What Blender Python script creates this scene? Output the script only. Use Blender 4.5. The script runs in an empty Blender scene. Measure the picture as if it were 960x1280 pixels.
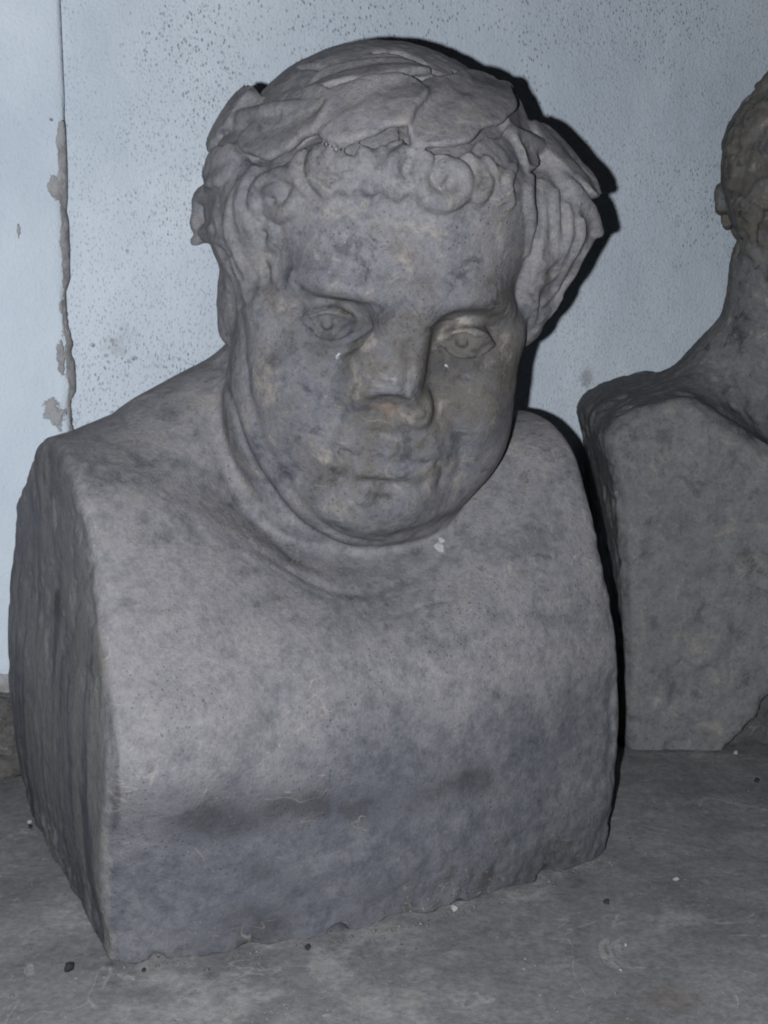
import bpy, math, random
import numpy as np
from mathutils import Matrix, Vector

random.seed(7)
rng = np.random.default_rng(7)
R_ = math.radians

# ------------------------------------------------------------------ camera, world, flash, exposure
scn = bpy.context.scene
PITCH = R_(11.3)
CAM = Vector((0.0, 0.0, 0.36))
cam_d = bpy.data.cameras.new('camera')
cam_d.sensor_fit = 'VERTICAL'
cam_d.sensor_height = 24.0
cam_d.lens = 24.0 * 1700.0 / 1280.0
cam_d.clip_start = 0.02
cam_d.clip_end = 60.0
cam = bpy.data.objects.new('camera', cam_d)
cam.location = CAM
cam.rotation_euler = (math.pi / 2 - PITCH, 0, 0)
scn.collection.objects.link(cam)
scn.camera = cam

world = bpy.data.worlds.new('World')
scn.world = world
world.use_nodes = True
bg = world.node_tree.nodes['Background']
bg.inputs['Color'].default_value = (0.42, 0.28, 0.34, 1)
bg.inputs['Strength'].default_value = 0.006

flash_d = bpy.data.lights.new('camera_flash', 'SPOT')
flash_d.energy = 30.0
flash_d.color = (0.985, 0.985, 1.0)
flash_d.shadow_soft_size = 0.0035
flash_d.spot_size = R_(100)
flash_d.spot_blend = 0.6
flash = bpy.data.objects.new('camera_flash', flash_d)
flash.location = (-0.027, -0.004, 0.353)
flash.rotation_euler = (math.pi / 2 - R_(5), 0, R_(-1))
scn.collection.objects.link(flash)

scn.view_settings.view_transform = 'Standard'
scn.view_settings.look = 'None'
scn.view_settings.exposure = 0.0
scn.view_settings.gamma = 1.0
scn.cycles.filter_width = 2.0       # the photograph is a little soft

# ------------------------------------------------------------------ numpy helpers
def rot(axis, deg):
    a = math.radians(deg); c, s = math.cos(a), math.sin(a)
    if axis == 'x': return np.array([[1, 0, 0], [0, c, -s], [0, s, c]])
    if axis == 'y': return np.array([[c, 0, s], [0, 1, 0], [-s, 0, c]])
    return np.array([[c, -s, 0], [s, c, 0], [0, 0, 1]])

def vnoise(P, seed=0):
    """smooth value noise, -1..1, for an (N,3) array"""
    P = np.asarray(P, np.float64)
    i = np.floor(P).astype(np.int64); f = P - i
    f = f * f * f * (f * (f * 6 - 15) + 10)
    out = np.zeros(len(P))
    def hsh(x, y, z):
        n = (x * 374761393 + y * 668265263 + z * 2147483647 + seed * 1274126177) & 0xffffffff
        n = ((n ^ (n >> 13)) * 1274126177) & 0xffffffff
        n = ((n ^ (n >> 16)) * 2246822519) & 0xffffffff
        n = n ^ (n >> 15)
        return (n & 0xffff) / 32767.5 - 1.0
    for dx in (0, 1):
        wx = f[:, 0] if dx else 1 - f[:, 0]
        for dy in (0, 1):
            wy = f[:, 1] if dy else 1 - f[:, 1]
            for dz in (0, 1):
                wz = f[:, 2] if dz else 1 - f[:, 2]
                out += wx * wy * wz * hsh(i[:, 0] + dx, i[:, 1] + dy, i[:, 2] + dz)
    return out

def fbm(P, scale, octv=4, seed=0, gain=0.5):
    out = 0; a = 1.0; s = scale; t = 0
    for k in range(octv):
        out = out + a * vnoise(np.asarray(P) * s + 17.3 * k, seed + k)
        t += a; a *= gain; s *= 2.03
    return out / t

def smin(a, b, k):
    h = np.clip(0.5 + 0.5 * (b - a) / k, 0, 1)
    return b * (1 - h) + a * h - k * h * (1 - h)
def smax(a, b, k): return -smin(-a, -b, k)
def sstep(a, b, x):
    t = np.clip((x - a) / (b - a), 0, 1); return t * t * (3 - 2 * t)

# ------------------------------------------------------------------ implicit primitives: (fn, centre, reach)
def ell(c, r, M=None):
    c = np.array(c, float); r = np.array(r, float)
    def fn(P):
        q = P - c
        if M is not None: q = q @ M
        k0 = np.sqrt(((q / r) ** 2).sum(1)) + 1e-9
        k1 = np.sqrt(((q / (r * r)) ** 2).sum(1)) + 1e-9
        return k0 * (k0 - 1) / k1
    return fn, c, float(r.max())

def cap(pts, rad):
    pts = np.array(pts, float)
    rad = np.broadcast_to(np.array(rad, float), (len(pts),))
    def fn(P):
        d = None
        for a, b, ra, rb in zip(pts[:-1], pts[1:], rad[:-1], rad[1:]):
            ab = b - a
            t = np.clip(((P - a) @ ab) / (ab @ ab + 1e-12), 0, 1)
            q = P - a - t[:, None] * ab
            e = np.sqrt((q * q).sum(1)) - (ra + (rb - ra) * t)
            d = e if d is None else np.minimum(d, e)
        return d
    c = (pts.min(0) + pts.max(0)) / 2
    return fn, c, float(np.linalg.norm(pts - c, axis=1).max() + rad.max())

def poly2d(V):
    V = np.array(V, float); n = len(V)
    def fn(Q):
        d = ((Q - V[0]) ** 2).sum(1); s = np.ones(len(Q))
        j = n - 1
        for i in range(n):
            e = V[j] - V[i]; w = Q - V[i]
            t = np.clip((w @ e) / (e @ e), 0, 1)
            b = w - t[:, None] * e
            d = np.minimum(d, (b * b).sum(1))
            c1 = Q[:, 1] >= V[i][1]; c2 = Q[:, 1] < V[j][1]; c3 = e[0] * w[:, 1] > e[1] * w[:, 0]
            fl = (c1 & c2 & c3) | (~c1 & ~c2 & ~c3)
            s = np.where(fl, -s, s)
            j = i
        return s * np.sqrt(d)
    return fn

def catmull(pts, n=8, closed=False):
    pts = np.array(pts, float); N = len(pts); out = []
    rngi = range(N if closed else N - 1)
    for i in rngi:
        if closed: p0, p1, p2, p3 = pts[i - 1], pts[i], pts[(i + 1) % N], pts[(i + 2) % N]
        else: p0, p1, p2, p3 = pts[max(i - 1, 0)], pts[i], pts[i + 1], pts[min(i + 2, N - 1)]
        for t in np.linspace(0, 1, n, endpoint=False):
            out.append(0.5 * (2 * p1 + (p2 - p0) * t + (2 * p0 - 5 * p1 + 4 * p2 - p3) * t * t + (3 * p1 - p0 - 3 * p2 + p3) * t ** 3))
    if not closed: out.append(pts[-1])
    return np.array(out)

class Group:
    """ordered list of smooth unions / cuts, in its own frame"""
    def __init__(s, M=None, T=None):
        s.ops = []; s.M = np.eye(3) if M is None else M; s.T = np.zeros(3) if T is None else T
    def add(s, prim, k=0.004, cut=False):
        s.ops.append((prim[0], prim[1], prim[2], k, cut)); return s
    def to(s, P): return (P - s.T) @ s.M        # world of the sculpture -> own frame
    def back(s, p): return s.M @ np.array(p) + s.T
    def ev(s, P, own=False):
        if getattr(s, 'nb', -1) != len(s.ops):
            s.nb = len(s.ops); s.pc = np.array([o[1] for o in s.ops]); s.pr = np.array([o[2] + o[3] for o in s.ops])
        d = np.full(len(P), 0.05)
        lo, hi = P.min(0), P.max(0); c = (lo + hi) / 2; hr = float(np.linalg.norm(hi - lo)) / 2
        if not own: c = s.to(c[None])[0]
        near = np.nonzero(np.sqrt(((s.pc - c) ** 2).sum(1)) < hr + s.pr + 0.012)[0]
        if not len(near): return d
        Q = P if own else s.to(P)
        for oi in near:
            fn, pc, pr, k, cut = s.ops[oi]
            if pr < hr * 1.5 or pr < .02:      # only the points this form can reach
                m = np.nonzero(((Q - pc) ** 2).sum(1) < (pr + k + .006) ** 2)[0]
                if not len(m): continue
                e = fn(Q[m])
                d[m] = smax(d[m], -e, k) if cut else smin(d[m], e, k)
            else:
                e = fn(Q)
                d = smax(d, -e, k) if cut else smin(d, e, k)
        return d
    def march(s, o, dr, n=60):
        """sphere-trace own-frame rays"""
        o = np.array(o, float).reshape(-1, 3).copy(); dr = np.array(dr, float).reshape(-1, 3)
        dr = dr / np.linalg.norm(dr, axis=1)[:, None]
        for _ in range(n):
            d = np.concatenate([s.ev(o[i:i + 1], own=True) for i in range(len(o))])
            o = o + dr * (d * 0.8)[:, None]
        return o

def polygonise(ev, lo, hi, h, band=0.012):
    """sparse block evaluation + surface nets"""
    lo = np.array(lo, float); B = 14
    nb = np.ceil((np.array(hi) - lo) / (h * B)).astype(int)
    dims = nb * B + 1
    D = np.full(dims, 1.0, np.float32)
    bs = h * B
    off = np.stack(np.meshgrid(*[np.arange(B + 1) * h] * 3, indexing='ij'), -1).reshape(-1, 3)
    probe = np.stack(np.meshgrid(*[np.array([0, .5, 1]) * bs] * 3, indexing='ij'), -1).reshape(-1, 3)
    todo = []
    for ix in range(0, nb[0], 2):
        for iy in range(0, nb[1], 2):
            for iz in range(0, nb[2], 2):
                d = ev(lo + np.array([ix, iy, iz]) * bs + probe * 2)
                x1, y1, z1 = min(ix + 2, nb[0]), min(iy + 2, nb[1]), min(iz + 2, nb[2])
                if d.min() > bs * 0.95: continue
                if d.max() < -bs * 0.95:
                    D[ix*B:x1*B+1, iy*B:y1*B+1, iz*B:z1*B+1] = -1; continue
                todo += [(a, b, c) for a in range(ix, x1) for b in range(iy, y1) for c in range(iz, z1)]
    for ix, iy, iz in todo:
        if True:
            if True:
                o = lo + np.array([ix, iy, iz]) * bs
                d = ev(o + probe)
                if d.min() > bs * 0.5: continue
                if d.max() < -bs * 0.5:
                    D[ix*B:ix*B+B+1, iy*B:iy*B+B+1, iz*B:iz*B+B+1] = -1; continue
                v = ev(o + off).astype(np.float32).reshape(B + 1, B + 1, B + 1)
                D[ix*B:ix*B+B+1, iy*B:iy*B+B+1, iz*B:iz*B+B+1] = v
    S = D < 0
    nx, ny, nz = dims
    cnt = np.zeros((nx-1, ny-1, nz-1), np.int8)
    for a in (0, 1):
        for b in (0, 1):
            for c in (0, 1):
                cnt += S[a:nx-1+a, b:ny-1+b, c:nz-1+c]
    act = (cnt > 0) & (cnt < 8)
    cells = np.argwhere(act)
    idx = np.full(act.shape, -1, np.int32); idx[act] = np.arange(len(cells))
    acc = np.zeros((len(cells), 3)); w = np.zeros(len(cells))
    corners = [(a, b, c) for a in (0, 1) for b in (0, 1) for c in (0, 1)]
    for p in corners:
        for ax in range(3):
            if p[ax]: continue
            q = list(p); q[ax] = 1
            A = D[cells[:, 0]+p[0], cells[:, 1]+p[1], cells[:, 2]+p[2]]
            Bv = D[cells[:, 0]+q[0], cells[:, 1]+q[1], cells[:, 2]+q[2]]
            m = (A < 0) != (Bv < 0)
            t = np.where(m, A / np.where(m, A - Bv, 1), 0)
            pt = np.tile(np.array(p, float), (len(cells), 1)); pt[:, ax] += t
            acc += pt * m[:, None]; w += m
    V = (cells + acc / w[:, None]) * h + lo
    F = []
    for ax in range(3):
        u, v = (ax + 1) % 3, (ax + 2) % 3
        sl0 = [slice(1, None)] * 3; sl1 = [slice(1, None)] * 3
        sl0[ax] = slice(0, -1); sl1[ax] = slice(1, None)
        for k_ in (u, v): sl0[k_] = slice(1, -1); sl1[k_] = slice(1, -1)
        s0, s1 = S[tuple(sl0)], S[tuple(sl1)]
        e = np.argwhere(s0 != s1)
        inside0 = s0[tuple(e.T)]
        base = e.copy(); base[:, u] += 1; base[:, v] += 1
        def cid(du, dv):
            q = base.copy(); q[:, u] -= du; q[:, v] -= dv
            return idx[q[:, 0], q[:, 1], q[:, 2]]
        a, b, c, d = cid(1, 1), cid(0, 1), cid(0, 0), cid(1, 0)
        f = np.stack([a, b, c, d], 1)
        f[~inside0] = f[~inside0][:, ::-1]
        F.append(f)
    F = np.concatenate(F)
    F = F[(F >= 0).all(1)]
    return V, F

def vert_normals(V, F):
    n = np.cross(V[F[:, 2]] - V[F[:, 0]], V[F[:, 3]] - V[F[:, 1]])
    N = np.zeros_like(V)
    for k in range(4):
        for c in range(3):
            N[:, c] += np.bincount(F[:, k], n[:, c], len(V))
    return N / (np.linalg.norm(N, axis=1)[:, None] + 1e-12)

def smooth_verts(V, F, it=1, lam=0.5):
    for _ in range(it):
        S = np.zeros_like(V); w = np.zeros(len(V))
        for k in range(4):
            for j in (1, 3):
                t = F[:, (k + j) % 4]
                for c in range(3): S[:, c] += np.bincount(F[:, k], V[t, c], len(V))
                w += np.bincount(F[:, k], minlength=len(V))
        V = V + lam * (S / w[:, None] - V)
    return V

# ------------------------------------------------------------------ object helpers
def mesh_obj(name, V, F, mat, parent=None, N=None, attrs=None):
    me = bpy.data.meshes.new(name)
    V = np.asarray(V, np.float32)
    if isinstance(F, np.ndarray) and F.shape[1] == 4:
        me.vertices.add(len(V)); me.vertices.foreach_set('co', V.ravel())
        me.loops.add(F.size); me.loops.foreach_set('vertex_index', F.astype(np.int32).ravel())
        me.polygons.add(len(F)); me.polygons.foreach_set('loop_start', np.arange(0, F.size, 4, dtype=np.int32))
        me.polygons.foreach_set('use_smooth', np.ones(len(F), bool))
        me.update(calc_edges=True)
    else:
        me.from_pydata([tuple(v) for v in V], [], [tuple(f) for f in F])
        me.polygons.foreach_set('use_smooth', np.ones(len(me.polygons), bool)); me.update()
    for an, av in (attrs or {}).items():
        a = me.attributes.new(an, 'FLOAT', 'POINT'); a.data.foreach_set('value', np.asarray(av, np.float32))
    if N is not None: me.normals_split_custom_set_from_vertices(N.astype(np.float32))
    if mat: me.materials.append(mat)
    o = bpy.data.objects.new(name, me); scn.collection.objects.link(o)
    if parent: o.parent = parent
    return o

def empty(name, loc, rz=0.0):
    o = bpy.data.objects.new(name, None); scn.collection.objects.link(o)
    o.location = loc; o.rotation_euler = (0, 0, rz); o.empty_display_size = 0.05
    return o

def tag(o, label=None, cat=None, group=None, kind=None):
    if label: o['label'] = label
    if cat: o['category'] = cat
    if group: o['group'] = group
    if kind: o['kind'] = kind
    return o

VOX = 0.0014          # carving resolution of the busts, metres
# ------------------------------------------------------------------ procedural materials
class NT:
    def __init__(s, name, rough=0.85, spec=0.3):
        s.m = bpy.data.materials.new(name); s.m.use_nodes = True
        s.t = s.m.node_tree; s.n = s.t.nodes; s.b = s.n['Principled BSDF']
        s.b.inputs['Roughness'].default_value = rough
        s.b.inputs['Specular IOR Level'].default_value = spec
        s.co = s.n.new('ShaderNodeTexCoord').outputs['Object']
    def l(s, a, b): s.t.links.new(a, b)
    def put(s, sock, v):
        if isinstance(v, (int, float)): sock.default_value = v
        elif isinstance(v, (tuple, list)): sock.default_value = tuple(v) + ((1,) if len(v) == 3 and sock.type == 'RGBA' else ())
        else: s.l(v, sock)
    def mapping(s, scale, rotv=(0, 0, 0), vec=None):
        n = s.n.new('ShaderNodeMapping'); s.l(vec or s.co, n.inputs['Vector'])
        n.inputs['Scale'].default_value = scale; n.inputs['Rotation'].default_value = rotv
        return n.outputs[0]
    def noise(s, scale, detail=6, rough=0.6, dist=0.0, vec=None, w=None):
        n = s.n.new('ShaderNodeTexNoise'); s.l(vec or s.co, n.inputs['Vector'])
        n.inputs['Scale'].default_value = scale; n.inputs['Detail'].default_value = detail
        n.inputs['Roughness'].default_value = rough; n.inputs['Distortion'].default_value = dist
        return n.outputs['Fac']
    def voro(s, scale, feat='F1', out='Distance', rnd=1.0, vec=None):
        n = s.n.new('ShaderNodeTexVoronoi'); n.feature = feat; s.l(vec or s.co, n.inputs['Vector'])
        n.inputs['Scale'].default_value = scale; n.inputs['Randomness'].default_value = rnd
        return n.outputs[out]
    def ramp(s, fac, a, b, ca=0.0, cb=1.0):
        n = s.n.new('ShaderNodeMapRange'); n.interpolation_type = 'SMOOTHSTEP'
        s.put(n.inputs['Value'], fac); n.inputs['From Min'].default_value = a; n.inputs['From Max'].default_value = b
        n.inputs['To Min'].default_value = ca; n.inputs['To Max'].default_value = cb
        return n.outputs[0]
    def math(s, op, a, b=0.0, c=None):
        n = s.n.new('ShaderNodeMath'); n.operation = op; s.put(n.inputs[0], a); s.put(n.inputs[1], b)
        if c is not None: s.put(n.inputs[2], c)
        return n.outputs[0]
    def mix(s, f, a, b):
        n = s.n.new('ShaderNodeMix'); n.data_type = 'RGBA'
        s.put(n.inputs[0], f); s.put(n.inputs[6], a); s.put(n.inputs[7], b)
        return n.outputs[2]
    def attr(s, name):
        n = s.n.new('ShaderNodeAttribute'); n.attribute_name = name; return n.outputs['Fac']
    def sep(s):
        n = s.n.new('ShaderNodeSeparateXYZ'); s.l(s.co, n.inputs[0]); return n.outputs
    def bump(s, h, dist, strength=1.0, prev=None):
        n = s.n.new('ShaderNodeBump'); s.put(n.inputs['Height'], h)
        n.inputs['Distance'].default_value = dist; n.inputs['Strength'].default_value = strength
        if prev is not None: s.l(prev, n.inputs['Normal'])
        return n.outputs[0]
    def done(s, col, nrm=None, rough=None):
        s.put(s.b.inputs['Base Color'], col)
        if nrm is not None: s.l(nrm, s.b.inputs['Normal'])
        if rough is not None: s.put(s.b.inputs['Roughness'], rough)
        return s.m

def stone(name, slate, dusty, darkc, palec=(.36, .33, .28), streak=True, gain=1.0):
    t = NT(name, 0.8, 0.30)
    n1 = t.noise(8, 9, 0.62, 0.4)
    n2 = t.noise(30, 9, 0.66, 0.3)
    n3 = t.noise(110, 8, 0.74)
    n4 = t.noise(330, 4, 0.7)
    grain = t.noise(900, 3, 0.6)
    S = lambda a, b_: t.math('MULTIPLY', t.math('SUBTRACT', a, 0.5), b_)     # centred noise
    sl = t.attr('slate')
    f = t.math('ADD', t.math('ADD', S(n1, 1.7), S(n2, 1.3)), t.math('ADD', S(n3, 1.6), 0.66))
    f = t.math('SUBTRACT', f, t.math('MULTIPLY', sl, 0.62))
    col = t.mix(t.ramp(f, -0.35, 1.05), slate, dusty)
    mo = t.attr('mottle')
    # brown-olive dirt
    dirt = t.ramp(t.math('ADD', t.attr('dirt'), t.math('ADD', S(n2, 2.4), S(n3, 1.6))), 0.30, 0.95)
    col = t.mix(t.math('MULTIPLY', dirt, 0.80), col, (slate[0] * 1.04, slate[1] * .89, slate[2] * .64))
    # worn and weathered mottling, strongest on the face
    m1 = t.noise(52, 8, 0.72, 0.5)
    mp = t.math('MULTIPLY', mo, t.ramp(m1, 0.535, 0.66))
    col = t.mix(t.math('MULTIPLY', mp, 0.68), col, (.245, .228, .205))
    md = t.math('MULTIPLY', mo, t.ramp(m1, 0.46, 0.36))
    col = t.mix(t.math('MULTIPLY', md, 0.60), col, darkc)
    # dark stains of their own shape
    dk = t.ramp(t.math('ADD', t.attr('dark'), t.math('ADD', t.math('ADD', S(n2, 1.8), S(n4, 1.0)), S(n3, 2.4))), 0.22, 1.0)
    dk2 = t.ramp(t.math('ADD', t.math('MULTIPLY', n2, .5), t.math('MULTIPLY', n3, .5)), 0.42, 0.33)
    col = t.mix(t.math('MAXIMUM', t.math('MULTIPLY', dk, 0.72), t.math('MULTIPLY', dk2, 0.40)), col, darkc)
    # fine dark pits and pale scratches
    pt = t.math('MULTIPLY', t.ramp(t.voro(300), 0.22, 0.08), t.ramp(t.noise(16, 4), 0.46, 0.62))
    col = t.mix(t.math('MULTIPLY', pt, 0.5), col, darkc)
    for ms, rv in (((1, 1, 3.0), (0, R_(18), 0)), ((1.6, 1, .8), (0, R_(-35), 0))):
        sc = t.math('ABSOLUTE', t.math('SUBTRACT', t.noise(15, 3, .5, .6, vec=t.mapping(ms, rv)), 0.5))
        sc = t.math('MULTIPLY', t.ramp(sc, 0.006, 0.0), t.ramp(n2, .52, .60))
        col = t.mix(t.math('MULTIPLY', sc, 0.30), col, palec)
    if streak:     # vertical tooling and drip marks on the cut sides
        sv = t.noise(17, 7, 0.62, 0.3, vec=t.mapping((1, 2.6, 0.22)))
        st = t.math('MULTIPLY', t.attr('side'), t.ramp(sv, 0.47, 0.60))
        col = t.mix(t.math('MULTIPLY', st, 0.45), col, (.205, .205, .190))
        st2 = t.math('MULTIPLY', t.attr('side'), t.ramp(sv, 0.50, 0.40))
        col = t.mix(t.math('MULTIPLY', st2, 0.50), col, darkc)
    # pale lichen, rust, white paint chips
    pl = t.ramp(t.math('ADD', t.attr('pale'), t.math('MULTIPLY', t.math('SUBTRACT', n3, 0.5), 2.6)), 0.50, 0.95)
    col = t.mix(t.math('MULTIPLY', pl, 0.50), col, palec)
    sp = t.math('MULTIPLY', t.ramp(t.voro(210), 0.13, 0.07), t.ramp(t.noise(22, 3), 0.55, 0.66))
    col = t.mix(t.math('MULTIPLY', sp, 0.5), col, palec)
    rs = t.ramp(t.math('ADD', t.attr('rust'), t.math('MULTIPLY', t.math('SUBTRACT', n3, 0.5), 1.2)), 0.42, 0.85)
    col = t.mix(t.math('MULTIPLY', rs, 0.65), col, (.215, .145, .110))
    wh = t.ramp(t.math('ADD', t.attr('white'), t.math('MULTIPLY', t.math('SUBTRACT', n3, 0.5), 1.8)), 0.5, 0.66)
    col = t.mix(t.math('MULTIPLY', wh, 0.85), col, (.36, .38, .39))
    g = t.math('ADD', t.math('ADD', S(grain, 0.6), S(n4, 0.8)), t.math('ADD', S(n3, .6), 1.0))
    mul = t.n.new('ShaderNodeVectorMath'); mul.operation = 'SCALE'; t.l(col, mul.inputs[0]); t.l(t.math('MULTIPLY', g, gain), mul.inputs['Scale'])
    b = t.bump(n2, 0.0030, 0.35)
    b = t.bump(n3, 0.0016, 0.6, b)
    b = t.bump(n4, 0.0008, 0.6, b)
    b = t.bump(grain, 0.0004, 0.5, b)
    b = t.bump(t.math('SUBTRACT', 1.0, pt), 0.0006, 0.6, b)
    return t.done(mul.outputs[0], b, t.ramp(n2, 0.3, 0.7, 0.72, 0.92))

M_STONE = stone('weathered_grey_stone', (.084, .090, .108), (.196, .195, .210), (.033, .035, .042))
M_STONE2 = stone('dull_grey_stone', (.088, .095, .108), (.152, .155, .160), (.034, .035, .038), (.29, .27, .235), streak=False)

def wall_paint():
    t = NT('pale_blue_limewash', 0.9, 0.2)
    X = t.sep()
    n1 = t.noise(3.5, 7, 0.6, 0.3); n2 = t.noise(45, 5, 0.6)
    base = t.mix(t.ramp(n1, 0.30, 0.72), (.50, .585, .675), (.68, .765, .85))
    base = t.mix(t.math('MULTIPLY', t.ramp(n2, 0.52, 0.70), 0.35), base, (.55, .63, .70))
    # pinholes of the roller texture: slanted strokes and round pits
    w = t.mapping((1, 1, .45), (0, R_(24), 0))
    v1 = t.voro(620, vec=w); v2 = t.voro(330, vec=t.mapping((1, 1, .6), (0, R_(-16), 0)))
    few = t.math('SUBTRACT', 1.0, t.math('MULTIPLY', t.attr('smooth'), .8)); v3 = t.voro(100)
    dens = t.noise(9, 5, 0.65); dens2 = t.noise(5.0, 6, 0.7, 0.5)
    p1 = t.math('MULTIPLY', few, t.math('MULTIPLY', t.ramp(v1, 0.30, 0.12), t.ramp(dens, 0.30, 0.56)))
    p2 = t.math('MULTIPLY', few, t.math('MULTIPLY', t.ramp(v2, 0.27, 0.12), t.ramp(dens2, 0.47, 0.60)))
    blot = t.attr('blot')
    p3 = t.math('MULTIPLY', t.ramp(t.math('ADD', v3, t.math('MULTIPLY', t.noise(160, 4), 0.35)), 0.42, 0.26), t.ramp(t.math('ADD', dens2, t.math('MULTIPLY', blot, .40)), 0.58, 0.70))
    fine = t.math('MULTIPLY', few, t.ramp(t.voro(1000, vec=w), .36, .12))
    base = t.mix(t.math('MULTIPLY', fine, 0.28), base, (.34, .38, .44))
    col = t.mix(t.math('MULTIPLY', p1, 0.50), base, (.34, .36, .41))
    col = t.mix(t.math('MULTIPLY', p2, 0.65), col, (.25, .25, .29))
    col = t.mix(t.math('MULTIPLY', p3, 0.6), col, (.22, .20, .215))
    sm = t.ramp(t.math('ADD', blot, t.math('MULTIPLY', t.math('SUBTRACT', n2, 0.5), 1.5)), 0.55, 1.1)
    col = t.mix(t.math('MULTIPLY', sm, 0.5), col, (.21, .19, .18))
    # bare mortar chips along the corner and at the foot
    ch = t.ramp(t.math('ADD', t.attr('chip'), t.math('MULTIPLY', t.math('SUBTRACT', t.noise(60, 6, .65), 0.5), 1.6)), 0.48, 0.58)
    col = t.mix(ch, col, t.mix(t.ramp(t.noise(120, 4), .35, .65), (.23, .235, .24), (.36, .37, .385)))
    h = t.math('SUBTRACT', t.math('MULTIPLY', t.noise(260, 3, .55, vec=w), 0.5), t.math('ADD', t.math('MULTIPLY', p1, .5), t.math('MULTIPLY', p2, .9)))
    b = t.bump(t.noise(30, 5), 0.004, 0.3); b = t.bump(h, 0.0009, 0.8, b); b = t.bump(ch, 0.0012, 0.8, t.bump(t.noise(420, 3), .0008, .9, b))
    return t.done(col, b)
M_WALL = wall_paint()

def mortar():
    t = NT('rough_mortar', 0.95, 0.15)
    n = t.noise(40, 9, 0.75, 0.6); n2 = t.noise(160, 5, .7)
    col = t.mix(t.ramp(n, .35, .68), (.075, .072, .072), (.20, .195, .19))
    col = t.mix(t.math('MULTIPLY', t.ramp(n2, .60, .72), .7), col, (.36, .36, .36))
    col = t.mix(t.math('MULTIPLY', t.ramp(t.voro(120), .16, .06), .8), col, (.03, .03, .03))
    b = t.bump(n, .006, .8); b = t.bump(n2, .002, .9, b)
    return t.done(col, b)
M_MORTAR = mortar()

def floor_mat():
    t = NT('dusty_concrete', 0.88, 0.25)
    n1 = t.noise(5.5, 8, 0.62, 0.5); n2 = t.noise(26, 9, 0.66, 0.25); n3 = t.noise(150, 5, 0.7); gr = t.noise(620, 3)
    col = t.mix(t.ramp(t.math('ADD', t.math('MULTIPLY', n1, .6), t.math('MULTIPLY', n2, .45)), 0.36, 0.72), (.132, .137, .146), (.232, .238, .246))
    pd = t.ramp(t.math('ADD', t.attr('pale'), t.math('MULTIPLY', t.math('SUBTRACT', n2, .5), 3.6)), .35, 1.15)
    col = t.mix(t.math('MULTIPLY', pd, .5), col, (.36, .36, .36))
    col = t.mix(t.math('MULTIPLY', t.ramp(n2, 0.64, 0.76), 0.55), col, (.29, .29, .28))
    col = t.mix(t.math('MULTIPLY', t.ramp(n2, 0.38, 0.28), 0.6), col, (.05, .05, .05))
    br = t.ramp(t.math('ADD', t.attr('rust'), t.math('MULTIPLY', t.math('SUBTRACT', n2, .5), 4)), .3, 1.0)
    col = t.mix(t.math('MULTIPLY', br, .4), col, (.115, .088, .070))
    lift = t.math('ABSOLUTE', t.math('SUBTRACT', t.noise(13, 4, .5, 1.2), 0.5))
    scr = t.math('MULTIPLY', t.ramp(lift, 0.012, 0.0), t.ramp(t.noise(22, 3), .50, .58))
    col = t.mix(t.math('MULTIPLY', scr, .55), col, (.33, .33, .32))
    sp = t.math('MULTIPLY', t.ramp(t.voro(95), .085, .05), t.ramp(t.noise(9, 2), .45, .6))
    col = t.mix(t.math('MULTIPLY', sp, .7), col, (.42, .44, .44))
    for sc_, c_ in ((260, (.36, .37, .37)), (330, (.05, .05, .052))):
        f_ = t.math('MULTIPLY', t.ramp(t.voro(sc_), .16, .08), t.ramp(t.noise(14, 4, .6, vec=t.mapping((1, 1, 1), (0, 0, sc_))), .47, .60))
        col = t.mix(t.math('MULTIPLY', f_, .7), col, c_)
    sp2 = t.math('MULTIPLY', t.ramp(t.voro(70, vec=t.mapping((1.1, 1, 1), (0, 0, 1))), .075, .045), t.ramp(t.noise(7, 2), .48, .6))
    col = t.mix(t.math('MULTIPLY', sp2, .8), col, (.025, .025, .025))
    n4 = t.noise(300, 5, .72)
    gg = t.math('ADD', t.math('ADD', t.math('MULTIPLY', n3, .8), t.math('MULTIPLY', n4, .7)), .24)
    mul = t.n.new('ShaderNodeVectorMath'); mul.operation = 'SCALE'; t.l(col, mul.inputs[0]); t.l(gg, mul.inputs['Scale']); col = mul.outputs[0]
    b = t.bump(n2, .0008, .3); b = t.bump(n3, .0006, .5, b); b = t.bump(n4, .0004, .5, b)
    return t.done(col, b)
M_FLOOR = floor_mat()

def plain(name, c, c2, sc=200):
    t = NT(name, 0.85, 0.3); n = t.noise(sc, 5, .7)
    return t.done(t.mix(t.ramp(n, .35, .65), c, c2), t.bump(n, .001, .7))
M_PEB_D = plain('dark_grit', (.014, .014, .015), (.040, .038, .038))
M_PEB_L = plain('pale_chip', (.22, .23, .235), (.36, .37, .375))
M_PEB_M = plain('grey_crumb', (.10, .10, .10), (.22, .215, .21))


# ------------------------------------------------------------------ the laurelled bust
YAW = 25.66
BUST_O = np.array([-0.1393, 0.6286, 0.0]) + 0.15335 * np.array([math.cos(R_(YAW)), math.sin(R_(YAW)), 0])
RB = rot('z', YAW)                                    # bust frame -> world
HEAD_W = np.array([-0.005, 0.770, 0.3375])             # head origin in the world
HEAD_R = rot('z', 11) @ rot('y', 6) @ rot('x', 13)
HT = RB.T @ (HEAD_W - BUST_O)
HM = RB.T @ HEAD_R

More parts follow.
